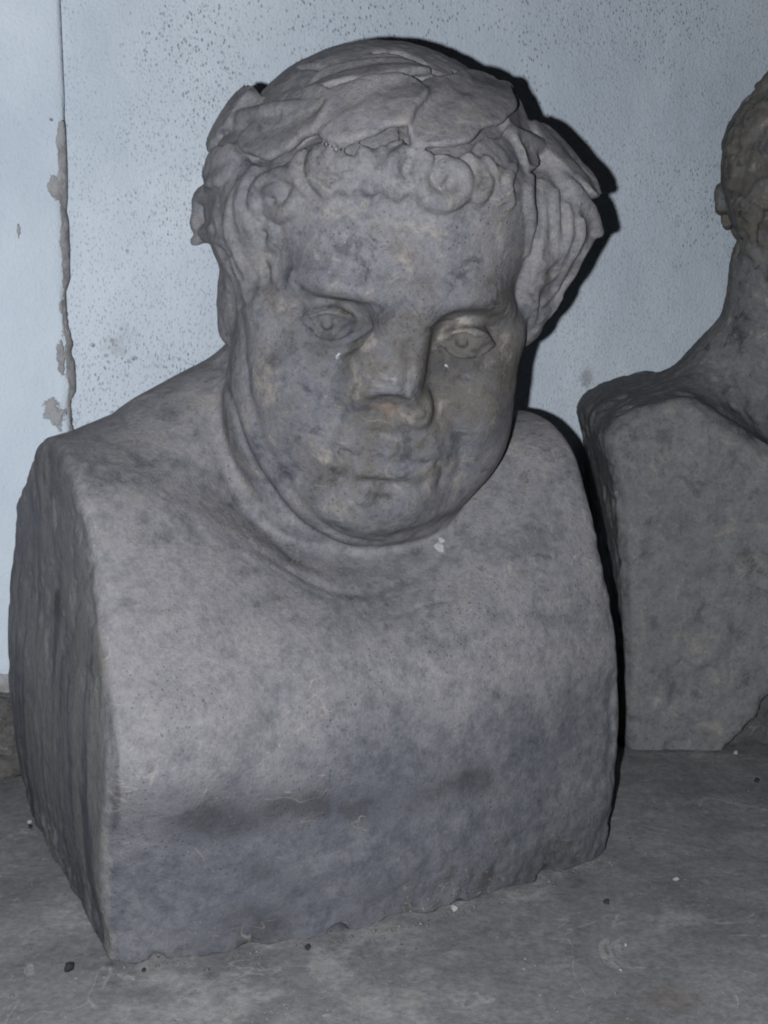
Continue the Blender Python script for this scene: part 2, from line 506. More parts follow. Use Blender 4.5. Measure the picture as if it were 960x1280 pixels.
torso = Group()
prof = catmull([(0.000, -0.01), (0.000, 0.06), (0.001, 0.12), (0.010, 0.172), (0.026, 0.212), (0.046, 0.241), (0.078, 0.256),
                (0.112, 0.255), (0.150, 0.240), (0.190, 0.216), (0.222, 0.190), (0.232, 0.130), (0.226, 0.060), (0.205, -0.01)], 5)
_g = .002
_gy, _gz = np.arange(-.10, .36, _g), np.arange(-.08, .42, _g)
_PG = poly2d(prof)(np.stack(np.meshgrid(_gy, _gz, indexing='ij'), -1).reshape(-1, 2)).reshape(len(_gy), len(_gz))
def prof2(Q):
    a = np.clip((Q[:, 0] + .10) / _g, 0, len(_gy) - 1.001); b = np.clip((Q[:, 1] + .08) / _g, 0, len(_gz) - 1.001)
    i = a.astype(int); j = b.astype(int); a = a - i; b = b - j
    return (_PG[i, j] * (1 - a) + _PG[i + 1, j] * a) * (1 - b) + (_PG[i, j + 1] * (1 - a) + _PG[i + 1, j + 1] * a) * b
def herm(P):
    x = P[:, 0]
    y = P[:, 1] + np.clip(1 - (x / 0.153) ** 2, 0, 1) * (0.024 - 0.030 * sstep(0.13, 0.24, P[:, 2])) * (1 - sstep(0.05, 0.12, P[:, 1]))
    y = y + 0.026 * sstep(-0.02, -0.15, x) * np.exp(-((P[:, 2] - 0.12) / 0.055) ** 2) * (1 - sstep(0.03, 0.12, P[:, 1]))
    zz = P[:, 2] + 0.085 * np.exp(-((x - .004) / 0.072) ** 2) * (1 - sstep(0.10, 0.20, P[:, 1])) * sstep(0.10, 0.24, P[:, 2])
    d = (prof2(np.stack([y, zz], 1)) - 0.001) * .9
    wl = 0.153 + 0.004 * np.sin(P[:, 2] * 22)
    d = smax(d, np.abs(x) - wl, 0.008)
    return d
torso.add((herm, np.array([0, .115, .13]), 0.25), 0.001)

face = Group(HM, HT)
hair = Group(HM, HT)
F_ = face.add
# skull, jaw and fat neck (head frame: x right, y back, z up, eye level z = 0, metres)
F_(ell((0, .006, .036), (.083, .098, .083)), .001)
F_(ell((0, -.040, .052), (.064, .050, .050)), .020)
F_(ell((0, -.022, -.044), (.078, .062, .070)), .030)
for s in (-1, 1):
    F_(ell((s * .040, -.048, -.040), (.033, .036, .040)), .016)
    F_(ell((s * .050, -.034, -.074), (.028, .036, .032)), .018)
    F_(ell((s * .058, -.040, -.008), (.018, .028, .016)), .014)
F_(ell((0, -.058, -.074), (.044, .036, .036)), .014)
F_(ell((0, -.076, -.096), (.028, .020, .018)), .014)
F_(ell((0, -.082, -.066), (.026, .012, .017)), .018)
# double chin and rolls of the neck
F_(ell((0, -.036, -.104), (.060, .048, .022)), .020)
F_(ell((-.006, -.010, -.122), (.076, .064, .022)), .012)
F_(ell((0, .020, -.115), (.080, .070, .060)), .010)
# brows
for s in (-1, 1):
    F_(cap(catmull([(s * .010, -.090, .014), (s * .026, -.0905, .0185), (s * .042, -.083, .0175), (s * .056, -.066, .009)], 4), [.0075]*8+[.0065,.0055,.004,.0025,.001]), .020)
F_(ell((0, -.088, .014), (.013, .010, .012)), .008)
# sockets
for s in (-1, 1):
    F_(ell((s * .034, -.096, -.001), (.0185, .0125, .0100)), .012, True)
    F_(ell((s * .020, -.098, -.004), (.010, .010, .010)), .008, True)
# nose, broken off under the bridge
F_(cap(catmull([(0, -.086, .012), (0, -.092, -.002), (0, -.0935, -.018), (-.002, -.0945, -.028), (-.003, -.0945, -.034)], 4), [.0095 + .0060 * (i / 16) for i in range(17)]), .016)
F_(ell((-.0215, -.083, -.036), (.0085, .009, .0080)), .010)
F_(ell((-.008, -.090, -.022), (.0150, .011, .0170)), .012)
F_(ell((.0150, -.0885, -.042), (.0065, .0100, .0095)), .005)
F_(ell((-.004, -.1085, -.0450), (.0200, .0135, .0150), rot('x', -18)), .004, True)
F_(ell((-.002, -.108, -.0560), (.017, .015, .0080)), .005, True)
# lips, much worn
F_(cap(catmull([(-.022, -.0865, -0.0680), (-.010, -.0935, -0.0640), (0, -.0955, -0.0645), (.010, -.0935, -0.0640), (.022, -.0865, -0.0690)], 4), .0022), .006)
F_(cap(catmull([(-.017, -.0880, -0.0735), (-.007, -.0910, -0.0750), (0, -.0925, -0.0755), (.007, -.0910, -0.0750), (.017, -.0880, -0.0740)], 4), .0030), .007)
F_(cap(catmull([(-.026, -.0880, -0.0680), (-.013, -.0985, -0.0683), (0, -.1010, -0.0693), (.013, -.0985, -0.0690), (.025, -.0885, -0.0700)], 5), .0012), .003, True)
F_(ell((0, -.099, -0.0845), (.018, .007, .004)), .006, True)

eyes = Group(HM, HT)
lids = Group(HM, HT)
for s in (-1, 1):
    C0 = np.array([s * .0355, -.0735, -.003 - s * .0018])
    eyes.add(ell(C0, (.0135, .0140, .0125)), .001)
    def onball(dx, dz, r=.0150):
        q = np.array([dx, 0, dz]); yy = -math.sqrt(max(r * r - dx * dx - dz * dz, 1e-6)); return C0 + q + np.array([0, yy, 0])
    up = [onball(-s * .0135, -.0015, .0148)] + [onball(-s * .0135 + s * .0275 * t, -.001 + .0066 * math.sin(math.pi * t) ** .8) for t in (.2, .4, .6, .8)] + [C0 + np.array([s * .0150, -.004, -.003])]
    lo = [onball(-s * .0135, -.0025, .0148)] + [onball(-s * .0135 + s * .0275 * t, -.002 - .0070 * math.sin(math.pi * t) ** .8) for t in (.2, .4, .6, .8)] + [C0 + np.array([s * .0150, -.004, -.003])]
    lids.add(cap(catmull(up, 4), .0019), .0014); lids.add(cap(catmull(lo, 4), .0014), .0014)
# ---- hair
H_ = hair.add
H_(ell((0, .016, .044), (.087, .095, .082)), .001)
H_(ell((0, .050, -.005), (.076, .060, .060)), .015)
H_(ell((0, -.042, .058), (.068, .0510, .047)), .004)
H_(ell((0, -.118, .020), (.065, .072, .055)), .0025, True)
H_(ell((-.078, .000, .038), (.020, .048, .040)), .010)
H_(ell((.088, -.008, .047), (.0225, .044, .036)), .010)
H_(ell((-.074, -.030, .030), (.012, .024, .034)), .008)
H_(ell((.074, -.034, .036), (.012, .024, .040)), .008)
H_(ell((-.076, .002, -.010), (.010, .024, .030)), .008)
H_(ell((.084, -.012, .006), (.0125, .028, .032)), .010)
NECK_A = np.array([0, .128, .15])
neck = Group()
hb = face.back((0, .022, -.03))
neck.add(cap([NECK_A, (NECK_A + hb) / 2, hb], [.084, .076, .068]), .001)
torso.add(cap([(-.090, .120, .222), (-.070, .120, .230), (-.02, .130, .250)], [.044, .049, .050]), .030)
torso.add(cap([(.090, .120, .216), (.070, .120, .226), (.02, .130, .250)], [.042, .048, .050]), .030)
# hair locks and leaves, points on the scalp in the head frame
LOCKS = [
    (0.0029, [(-0.0654, -0.0568, 0.0567), (-0.0675, -0.0537, 0.0502), (-0.0651, -0.059, 0.0452), (-0.0611, -0.0653, 0.047)]),  # fringe
    (0.0032, [(-0.0449, -0.0776, 0.0706), (-0.0471, -0.0762, 0.0648), (-0.0446, -0.0794, 0.0603), (-0.0413, -0.0816, 0.0626)]),  # fringe
    (0.0032, [(-0.027, -0.0838, 0.0761), (-0.0238, -0.0871, 0.0718), (-0.0254, -0.0879, 0.0656), (-0.0293, -0.087, 0.0666)]),  # fringe
    (0.0029, [(0.0369, -0.077, 0.0793), (0.0346, -0.0816, 0.0728), (0.0389, -0.0816, 0.0671), (0.0422, -0.0802, 0.0687)]),  # fringe
    (0.0035, [(-0.035, -0.0805, 0.075), (-0.0316, -0.084, 0.0695), (-0.0341, -0.0846, 0.064), (-0.0377, -0.0817, 0.0653)]),  # fringe
    (0.0038, [(-0.0161, -0.0853, 0.0799), (-0.0193, -0.088, 0.0717), (-0.014, -0.0901, 0.0651), (-0.0088, -0.0884, 0.0692)]),  # fringe
    (0.0032, [(-0.0013, -0.0837, 0.0829), (-0.0035, -0.0859, 0.0792), (-0.0009, -0.0868, 0.0766)]),  # fringe
    (0.0035, [(0.0261, -0.0802, 0.0809), (0.0296, -0.0842, 0.0743), (0.027, -0.0867, 0.0675), (0.0225, -0.0873, 0.0695)]),  # fringe
    (0.0038, [(-0.0487, -0.0699, 0.0772), (-0.051, -0.0707, 0.0702), (-0.0484, -0.0764, 0.0623)]),  # fringe
    (0.0035, [(-0.043, -0.0725, 0.0791), (-0.0457, -0.0751, 0.0728), (-0.0423, -0.0786, 0.0673)]),  # fringe
    (0.0035, [(-0.0381, -0.075, 0.0809), (-0.0392, -0.078, 0.074), (-0.0362, -0.0833, 0.0696)]),  # fringe
    (0.0038, [(-0.0308, -0.0782, 0.0815), (-0.0271, -0.0837, 0.0764), (-0.0288, -0.0847, 0.0685)]),  # fringe
    (0.0033, [(-0.0213, -0.0819, 0.0817), (-0.0239, -0.0845, 0.0751), (-0.0198, -0.0883, 0.0694)]),  # fringe
    (0.0041, [(-0.0112, -0.0837, 0.0829), (-0.0165, -0.0856, 0.0769), (-0.0153, -0.089, 0.0701), (-0.0089, -0.0908, 0.0673)]),  # fringe
    (0.0046, [(-0.0052, -0.0828, 0.0838), (-0.0014, -0.0861, 0.0806), (-0.0034, -0.0892, 0.0715), (0.0021, -0.0917, 0.0641), (0.0124, -0.0899, 0.0642), (0.0181, -0.0881, 0.0706), (0.0156, -0.0864, 0.0777), (0.0086, -0.0866, 0.0789), (0.0051, -0.0886, 0.0739)]),  # fringe
    (0.0035, [(0.0045, -0.0827, 0.0849), (0.0076, -0.0839, 0.0813), (0.011, -0.0851, 0.0785)]),  # fringe
    (0.0033, [(0.0199, -0.0803, 0.084), (0.0245, -0.0822, 0.0784), (0.0231, -0.0873, 0.0703)]),  # fringe
    (0.0032, [(0.0302, -0.0789, 0.0827), (0.0333, -0.0807, 0.0764), (0.0287, -0.0847, 0.0696)]),  # fringe
    (0.0035, [(0.045, -0.0708, 0.0799), (0.0409, -0.0791, 0.0731), (0.0448, -0.0795, 0.0645)]),  # fringe
    (0.0033, [(-0.0556, -0.0655, 0.0734), (-0.0579, -0.0664, 0.0659), (-0.0537, -0.0723, 0.0586)]),  # fringe
    (0.0038, [(-0.0564, -0.0685, 0.0548), (-0.0594, -0.0674, 0.0476), (-0.0643, -0.0615, 0.0434), (-0.0685, -0.0523, 0.0459), (-0.0685, -0.0533, 0.0516), (-0.0646, -0.0593, 0.0548), (-0.0628, -0.0623, 0.0509)]),  # fringe
    (0.0038, [(-0.079, -0.0505, 0.0395), (-0.0758, -0.0526, 0.0306), (-0.0686, -0.0504, 0.0255), (-0.0641, -0.058, 0.0306), (-0.0663, -0.0565, 0.0365), (-0.0706, -0.0522, 0.0351)]),  # fringe
    (0.0035, [(-0.0584, -0.0667, 0.0632), (-0.065, -0.0561, 0.0613), (-0.0723, -0.0483, 0.0542), (-0.0749, -0.0517, 0.0454), (-0.0709, -0.0514, 0.0389)]),  # fringe
    (0.0025, [(-0.0774, -0.0426, 0.0605), (-0.0813, -0.0463, 0.0496), (-0.0828, -0.0483, 0.0386), (-0.0769, -0.0513, 0.0269), (-0.0697, -0.0486, 0.0146), (-0.0675, -0.0529, 0.0067)]),  # left
    (0.0025, [(-0.0821, -0.0432, 0.0549), (-0.0868, -0.0431, 0.0423), (-0.087, -0.042, 0.0278), (-0.0803, -0.0474, 0.0153), (-0.074, -0.0446, 0.0039)]),  # left
    (0.0023, [(-0.0936, -0.0295, 0.0359), (-0.0904, -0.034, 0.0256), (-0.084, -0.0409, 0.0154), (-0.078, -0.0422, 0.0037), (-0.0745, -0.0505, -0.003)]),  # left
    (0.0021, [(-0.095, -0.0157, 0.0231), (-0.0895, -0.0281, 0.0151), (-0.0828, -0.0349, 0.0064), (-0.0779, -0.0298, -0.0047), (-0.0774, -0.0439, -0.0107)]),  # left
    (0.0023, [(-0.0667, -0.0497, 0.0202), (-0.0629, -0.0572, 0.0166), (-0.0637, -0.0606, 0.0108)]),  # left
    (0.0019, [(-0.0704, -0.0461, 0.0076), (-0.069, -0.0557, 0.0031), (-0.0716, -0.0573, -0.0042)]),  # left
    (0.0028, [(-0.1015, -0.0014, 0.0119), (-0.0953, -0.001, 0.015), (-0.0903, -0.0329, 0.0212), (-0.0853, -0.0418, 0.0197)]),  # left
    (0.0032, [(-0.1006, 0.0041, 0.0281), (-0.1009, 0.0006, 0.021), (-0.0972, -0.0004, 0.0173), (-0.0939, -0.0237, 0.0246)]),  # left
    (0.0034, [(-0.0968, -0.0136, 0.0431), (-0.1002, 0.0052, 0.034), (-0.101, 0.0041, 0.0281)]),  # left
    (0.0043, [(0.0667, -0.0265, 0.0811), (0.0797, -0.0312, 0.0759), (0.0895, -0.0418, 0.069), (0.1013, -0.0389, 0.0596), (0.1124, -0.03, 0.0468)]),  # right
    (0.0027, [(0.0591, -0.0588, 0.0753), (0.0568, -0.0681, 0.0656), (0.0621, -0.0634, 0.053), (0.0654, -0.0589, 0.0377)]),  # right
    (0.0027, [(0.0708, -0.0439, 0.0714), (0.0693, -0.0517, 0.0595), (0.0719, -0.055, 0.0459), (0.0719, -0.0559, 0.0313), (0.073, -0.0551, 0.0174)]),  # right
    (0.0025, [(0.077, -0.0465, 0.0676), (0.0774, -0.0527, 0.0565), (0.0826, -0.0524, 0.0444), (0.0821, -0.0523, 0.0336), (0.0758, -0.057, 0.032), (0.073, -0.0572, 0.0368)]),  # right
    (0.0025, [(0.0841, -0.0477, 0.0612), (0.0871, -0.0506, 0.0508), (0.0878, -0.0511, 0.0382), (0.0868, -0.0432, 0.0232), (0.0773, -0.0553, 0.0223)]),  # right
    (0.0025, [(0.0927, -0.0495, 0.0554), (0.0947, -0.0499, 0.0451), (0.0927, -0.0456, 0.0309), (0.093, -0.0342, 0.0148), (0.0848, -0.0418, 0.008)]),  # right
    (0.0025, [(0.1101, -0.03, 0.0448), (0.1024, -0.0392, 0.0369), (0.1012, -0.03, 0.0212), (0.0955, -0.03, 0.0085), (0.0853, -0.0382, -0.0029)]),  # right
    (0.0021, [(0.072, -0.0559, 0.0219), (0.0778, -0.0499, 0.0095), (0.0822, -0.0379, -0.0056)]),  # right
    (0.0023, [(0.0685, -0.0529, 0.0302), (0.0695, -0.0519, 0.0171), (0.0751, -0.0466, 0.0021)]),  # right
    (0.0025, [(0.0982, -0.03, 0.0088), (0.0929, -0.031, 0.0012), (0.0854, -0.0355, -0.0092)]),  # right
]
LEAVES = [
    ((-0.0388, -0.0569, 0.0932), (-0.0623, -0.0392, 0.0799), (-0.0812, -0.038, 0.0617), 0.0210, 0.0090),
    ((-0.0528, -0.0582, 0.0833), (-0.028, -0.0625, 0.0953), (0.0, -0.0416, 0.1106), 0.0210, 0.0105),
    ((-0.0551, -0.0195, 0.0986), (-0.0265, -0.0305, 0.1106), (0.0085, -0.0222, 0.118), 0.0140, 0.0060),
    ((-0.0109, -0.0812, 0.0866), (0.0123, -0.0618, 0.1002), (0.0505, 0.0085, 0.1108), 0.0210, 0.0075),
    ((0.0563, 0.007, 0.1117), (0.0565, -0.0261, 0.0939), (0.0543, -0.0609, 0.0799), 0.0160, 0.0050),
    ((0.0723, -0.001, 0.0971), (0.0889, -0.0207, 0.0811), (0.1087, -0.03, 0.0637), 0.0160, 0.0050),
    ((-0.0751, 0.01, 0.0932), (-0.0861, 0.01, 0.077), (-0.0961, 0.01, 0.0565), 0.0150, 0.0045),
    ((-0.0828, -0.031, 0.0667), (-0.0914, -0.0256, 0.0583), (-0.0969, -0.0089, 0.0464), 0.0110, 0.0050),
]
# chisel strokes (radius, depth, points) and stain spots in the bust frame
STROKES = [
    (0.0040, -0.0020, [(-0.0218, -0.0031, 0.2811), (-0.0232, 0.0058, 0.2712), (-0.0261, 0.0076, 0.2605), (-0.0261, 0.0099, 0.2502)]),
    (0.0040, -0.0013, [(0.0275, -0.0073, 0.2791), (0.0384, -0.0074, 0.2681), (0.0469, -0.001, 0.2519), (0.0497, 0.0074, 0.2366)]),
    (0.0070, 0.0012, [(-0.0313, 0.0071, 0.2886), (-0.034, 0.0115, 0.2761), (-0.0339, 0.0176, 0.2609)]),
    (0.0032, -0.0012, [(-0.0585, 0.0487, 0.3193), (-0.0593, 0.0421, 0.2908), (-0.0547, 0.0357, 0.2662), (-0.0419, 0.0376, 0.2396), (-0.0292, 0.0301, 0.2182), (-0.0131, 0.03, 0.2045), (0.0107, 0.0299, 0.1969)]),
    (0.0030, -0.0019, [(-0.0433, 0.1157, 0.2928), (-0.0619, 0.0584, 0.2767), (-0.0577, 0.0488, 0.2541), (-0.0468, 0.0487, 0.2339), (-0.0335, 0.0423, 0.2142), (-0.0191, 0.0379, 0.2018), (0.0011, 0.0406, 0.1912)]),
    (0.0060, 0.0009, [(-0.0579, 0.0615, 0.3018), (-0.0609, 0.0485, 0.2777), (-0.0552, 0.0407, 0.2571), (-0.0426, 0.0418, 0.2347), (-0.0289, 0.0365, 0.2135)]),
    (0.0060, 0.0009, [(-0.0547, 0.0987, 0.2811), (-0.0586, 0.0805, 0.261), (-0.0534, 0.0679, 0.238), (-0.043, 0.0534, 0.2188), (-0.0268, 0.0477, 0.2006), (-0.0078, 0.0423, 0.189)]),
    (0.0040, -0.0009, [(-0.0603, 0.0909, 0.2732), (-0.0638, 0.0742, 0.2489), (-0.056, 0.068, 0.2249), (-0.045, 0.0609, 0.2073), (-0.037, 0.0402, 0.1951), (-0.0223, 0.0308, 0.1858)]),
    (0.0030, -0.0018, [(-0.0191, 0.0033, 0.2515), (-0.0178, 0.0022, 0.2474), (-0.0183, 0.0051, 0.242)]),
    (0.0030, -0.0016, [(0.0318, -0.0042, 0.2448), (0.0383, 0.0026, 0.2391), (0.0376, 0.0046, 0.2336)]),
    (0.0050, -0.0015, [(-0.0092, 0.0052, 0.2346), (0.0066, 0.0015, 0.2318), (0.0236, -0.0019, 0.2331)]),
    (0.0018, -0.0019, [(-0.0384, 0.004, 0.3164), (-0.0314, 0.0084, 0.3107), (-0.0234, 0.0047, 0.3087), (-0.0154, -0.0021, 0.3129), (-0.0118, -0.0106, 0.318)]),
    (0.0022, -0.0017, [(-0.0351, 0.0101, 0.3107), (-0.0303, 0.0071, 0.3047), (-0.022, 0.0029, 0.304), (-0.0163, -0.0087, 0.3102)]),
    (0.0030, 0.0009, [(-0.034, 0.0086, 0.3072), (-0.0272, 0.0062, 0.3007), (-0.0206, -0.0007, 0.3026)]),
    (0.0018, -0.0019, [(0.0295, -0.0101, 0.3055), (0.0361, -0.0109, 0.3005), (0.0425, -0.018, 0.3), (0.0484, -0.019, 0.3039)]),
    (0.0022, -0.0017, [(0.031, -0.01, 0.2989), (0.0381, -0.0109, 0.293), (0.0466, -0.0124, 0.2928), (0.0542, -0.0123, 0.2991)]),
    (0.0015, -0.0013, [(0.0393, -0.0112, 0.2913), (0.0467, -0.0125, 0.2894), (0.0545, -0.0119, 0.294)]),
    (0.0015, -0.0017, [(-0.0406, 0.0047, 0.3243), (-0.0353, -0.0032, 0.3269), (-0.0241, -0.0069, 0.326), (-0.0121, -0.0092, 0.3227)]),
    (0.0015, -0.0017, [(0.0113, -0.029, 0.3169), (0.0306, -0.0138, 0.3187), (0.0416, -0.0191, 0.3187), (0.0584, -0.0129, 0.3147)]),
    (0.0030, -0.0016, [(-0.0012, -0.0301, 0.3316), (-0.0024, -0.029, 0.325), (-0.0013, -0.0287, 0.3188)]),
    (0.0040, -0.0012, [(-0.0438, 0.0048, 0.3377), (-0.037, 0.0009, 0.3322), (-0.0221, -0.0027, 0.3289), (-0.0135, -0.0215, 0.3276)]),
    (0.0060, 0.0013, [(-0.0453, 0.0084, 0.3415), (-0.0389, -0.007, 0.3387), (-0.0267, -0.0178, 0.335), (-0.0108, -0.0249, 0.3304)]),
    (0.0060, 0.0010, [(0.0075, -0.032, 0.3276), (0.024, -0.0341, 0.3301), (0.0453, -0.0326, 0.3288), (0.0715, -0.0124, 0.3242)]),
    (0.0050, -0.0008, [(-0.0371, -0.0079, 0.3487), (-0.0217, -0.0209, 0.3457), (-0.003, -0.0266, 0.3449), (0.0205, -0.032, 0.3455), (0.0486, -0.0304, 0.3425)]),
    (0.0050, -0.0006, [(-0.0301, -0.0116, 0.3639), (-0.0109, -0.0252, 0.3609), (0.0193, -0.034, 0.3609), (0.0479, -0.0311, 0.3582)]),
    (0.0140, -0.0020, [(-0.0488, 0.0184, 0.3306), (-0.0494, 0.0205, 0.3205)]),
    (0.0120, -0.0012, [(0.0697, -0.0116, 0.3151), (0.0721, -0.0095, 0.3066)]),
    (0.0140, 0.0020, [(-0.0449, 0.017, 0.2802), (-0.0414, 0.0208, 0.2672)]),
    (0.0120, 0.0016, [(0.0567, -0.0104, 0.2737), (0.0576, -0.0057, 0.2625)]),
    (0.0020, -0.0014, [(-0.0215, -0.0065, 0.2863), (-0.0193, -0.0114, 0.2906), (-0.0162, -0.0161, 0.2893)]),
    (0.0020, -0.0014, [(0.0073, -0.0241, 0.285), (0.0163, -0.0172, 0.2774), (0.0177, -0.0165, 0.2715), (0.0139, -0.0148, 0.2691)]),
    (0.0030, -0.0015, [(0.0023, -0.0284, 0.3101), (0.0022, -0.027, 0.2982), (0.0009, -0.0262, 0.2863)]),
    (0.0030, -0.0010, [(-0.0531, 0.0337, 0.198), (-0.0347, 0.0233, 0.1844), (-0.0148, 0.0159, 0.1751), (0.0094, 0.0171, 0.1748), (0.0363, 0.022, 0.1816), (0.0576, 0.0292, 0.1925)]),
    (0.0020, -0.0004, [(-0.063, 0.0551, 0.2166), (-0.0553, 0.0282, 0.1951), (-0.0372, 0.0174, 0.1804), (-0.0176, 0.0097, 0.1713)]),
    (0.0220, -0.0020, [(-0.078, 0.0031, 0.1779), (-0.0746, -0.0206, 0.1464), (-0.0784, -0.029, 0.1124), (-0.091, -0.0278, 0.089)]),
    (0.0200, 0.0018, [(-0.0356, -0.0202, 0.1365), (-0.0289, -0.0247, 0.1025)]),
    (0.0012, -0.0008, [(0.0014, -0.0024, 0.1602), (0.0116, 0.0019, 0.164), (0.0272, 0.0042, 0.1669), (0.0418, 0.0041, 0.1679)]),
    (0.0015, -0.0009, [(0.0961, 0.0103, 0.1834), (0.1016, 0.0124, 0.187), (0.1122, 0.0106, 0.1845)]),
    (0.0060, -0.0004, [(-0.1147, -0.0239, 0.0794), (-0.082, -0.0258, 0.0823), (-0.0379, -0.0242, 0.0725), (0.0078, -0.0253, 0.0719), (0.0427, -0.0235, 0.074)]),
    (0.0120, 0.0005, [(-0.1424, -0.0246, 0.0933), (-0.108, -0.0297, 0.097), (-0.0739, -0.0274, 0.092)]),
    (0.0040, -0.0005, [(0.0277, -0.0247, 0.0381), (0.0596, -0.0214, 0.0302), (0.1064, -0.0138, 0.0322), (0.1358, -0.0065, 0.0386)]),
    (0.0020, -0.0004, [(-0.0888, -0.0182, 0.0329), (-0.0554, -0.0228, 0.0476), (-0.0156, -0.0252, 0.0449)]),
    (0.0050, -0.0004, [(-0.1448, -0.0163, 0.0738), (-0.1177, -0.0191, 0.0653), (-0.0769, -0.0226, 0.0629)]),
    (0.0020, -0.0014, [(0.0305, 0.0142, 0.4446), (0.043, 0.0117, 0.4418), (0.0684, 0.0234, 0.4426), (0.0973, 0.0304, 0.4372)]),
    (0.0016, -0.0026, [(-0.0176, 0.0624, 0.4488), (-0.0134, 0.0456, 0.4472), (-0.0116, 0.0374, 0.4449), (-0.0026, 0.0295, 0.4461)]),
    (0.0018, -0.0034, [(0.0141, 0.0365, 0.4556), (0.0251, 0.0307, 0.4547), (0.0316, 0.0207, 0.4492), (0.0327, 0.0131, 0.4438)]),
    (0.0030, -0.0026, [(-0.029, 0.0955, 0.4427), (-0.0308, 0.0958, 0.4376), (-0.0352, 0.0757, 0.4331)]),
]
IRIS = [(-0.031, -0.002, 0.3189), (0.0358, -0.0188, 0.3092)]
DABS_RUST = [(0.0059, -0.0118, 0.2745), (-0.0008, -0.0088, 0.2758), (0.085, -0.0178, 0.1005), (-0.0055, -0.0064, 0.254), (-0.1314, 0.0556, 0.2455), (0.0609, -0.0209, 0.1117), (0.0981, -0.0151, 0.1013)]
DABS_WHITE = [(0.0506, 0.0303, 0.1912), (-0.0231, 0.0036, 0.3019), (0.0321, -0.0106, 0.2969), (0.053, 0.034, 0.1943), (-0.0218, 0.0024, 0.3036), (0.0338, -0.0109, 0.2948)]
DABS_PALE = [(-0.0154, 0.0146, 0.1742), (-0.0282, 0.0171, 0.1781), (0.0127, 0.029, 0.1825), (0.0347, 0.0336, 0.1884), (-0.05, 0.0246, 0.1901), (-0.0296, 0.0191, 0.18), (-0.0156, -0.0235, 0.3676), (-0.0147, -0.0243, 0.3714), (-0.019, -0.0198, 0.3601), (-0.0032, -0.027, 0.343), (0.0016, -0.0306, 0.3392), (-0.023, -0.004, 0.2893), (-0.0216, 0.0047, 0.2514), (-0.0252, 0.0177, 0.2265), (0.0489, -0.0298, 0.3445), (0.0311, -0.033, 0.3524), (0.0004, -0.0303, 0.3296), (0.0627, -0.0287, 0.3836), (-0.0162, -0.0035, 0.2727), (-0.0112, -0.0022, 0.262), (-0.0023, -0.0072, 0.2518), (0.0067, -0.0075, 0.2471), (-0.0252, 0.0121, 0.2444), (0.0333, -0.0242, 0.0015), (-0.0171, -0.0004, 0.256), (0.0279, -0.007, 0.2497), (-0.0386, -0.0024, 0.3848), (-0.0242, -0.0176, 0.392)]
DABS_DARK = [(0.0078, -0.0253, 0.0719), (-0.0176, -0.0248, 0.0742), (-0.1314, -0.0278, 0.0965), (-0.1275, -0.0204, 0.15), (-0.0766, -0.0207, 0.0445), (-0.0724, -0.0201, 0.0168), (-0.0381, -0.0048, 0.3351), (0.039, -0.0317, 0.3269), (-0.0483, 0.0188, 0.3005), (-0.0578, 0.0383, 0.328), (-0.037, 0.0402, 0.1951), (0.0492, 0.0187, 0.2135), (-0.0036, -0.028, 0.3219), (-0.0027, -0.0262, 0.3062), (-0.0368, 0.0018, 0.3153), (-0.0189, -0.0011, 0.3129), (-0.0272, 0.006, 0.3095), (0.0309, -0.01, 0.3039), (0.0494, -0.0123, 0.2993), (0.0388, -0.012, 0.2988), (-0.0246, -0.0082, 0.3312), (0.0088, -0.0078, 0.2595), (-0.0217, 0.0098, 0.2382), (0.0371, 0.0334, 0.1891), (-0.0371, 0.0007, 0.4019), (-0.0125, -0.0197, 0.4051), (-0.0443, 0.0142, 0.3986), (-0.0545, 0.0544, 0.4123), (-0.063, 0.0555, 0.4003), (0.0472, -0.0146, 0.4187), (-0.0507, 0.0374, 0.253), (-0.0474, 0.06, 0.2233), (-0.0386, 0.0166, 0.2717), (0.0506, -0.0122, 0.2951), (0.0427, -0.0235, 0.0717), (-0.111, -0.0255, 0.0835), (-0.1548, 0.0701, 0.0163), (-0.1508, 0.1053, 0.2152), (-0.1562, 0.1477, 0.1079), (-0.1497, 0.0231, 0.1937), (0.0061, 0.0006, 0.2205), (0.0512, 0.0269, 0.2073)]
STROKES_NECK = STROKES[15][2]
def seg_dist(P, pts):
    pts = np.array(pts, float); d = None
    if len(pts) == 1: return np.linalg.norm(P - pts[0], axis=1)
    for a, b in zip(pts[:-1], pts[1:]):
        ab = b - a; t = np.clip(((P - a) @ ab) / (ab @ ab + 1e-12), 0, 1)
        e = np.linalg.norm(P - a - t[:, None] * ab, axis=1)
        d = e if d is None else np.minimum(d, e)
    return d

ear = Group(HM, HT)
for s in (-1, 1):
    ear.add(ell((s * .0775, .006, -.014), (.006, .015, .026), rot('y', -s * 6)), .001)
    ear.add(ell((s * .0765, .002, -.036), (.006, .008, .010)), .005)

def outward(p):
    q = (np.array(p) - [0, .014, .035]) / np.array([.088, .098, .084]) ** 2
    return q / np.linalg.norm(q)

# hair locks: curled cords lying on the scalp
locks = Group(HM, HT)
for r, pts in LOCKS:
    pts = [np.array(p) + .0022 * outward(p) * (p[2] > .045 and p[1] < -.045) for p in pts]
    c = catmull(pts, 4)
    n = len(c); rr = r * (0.75 + 0.45 * np.sin(np.linspace(0.35, 2.9, n)))
    locks.add(cap(c, rr), .0012)
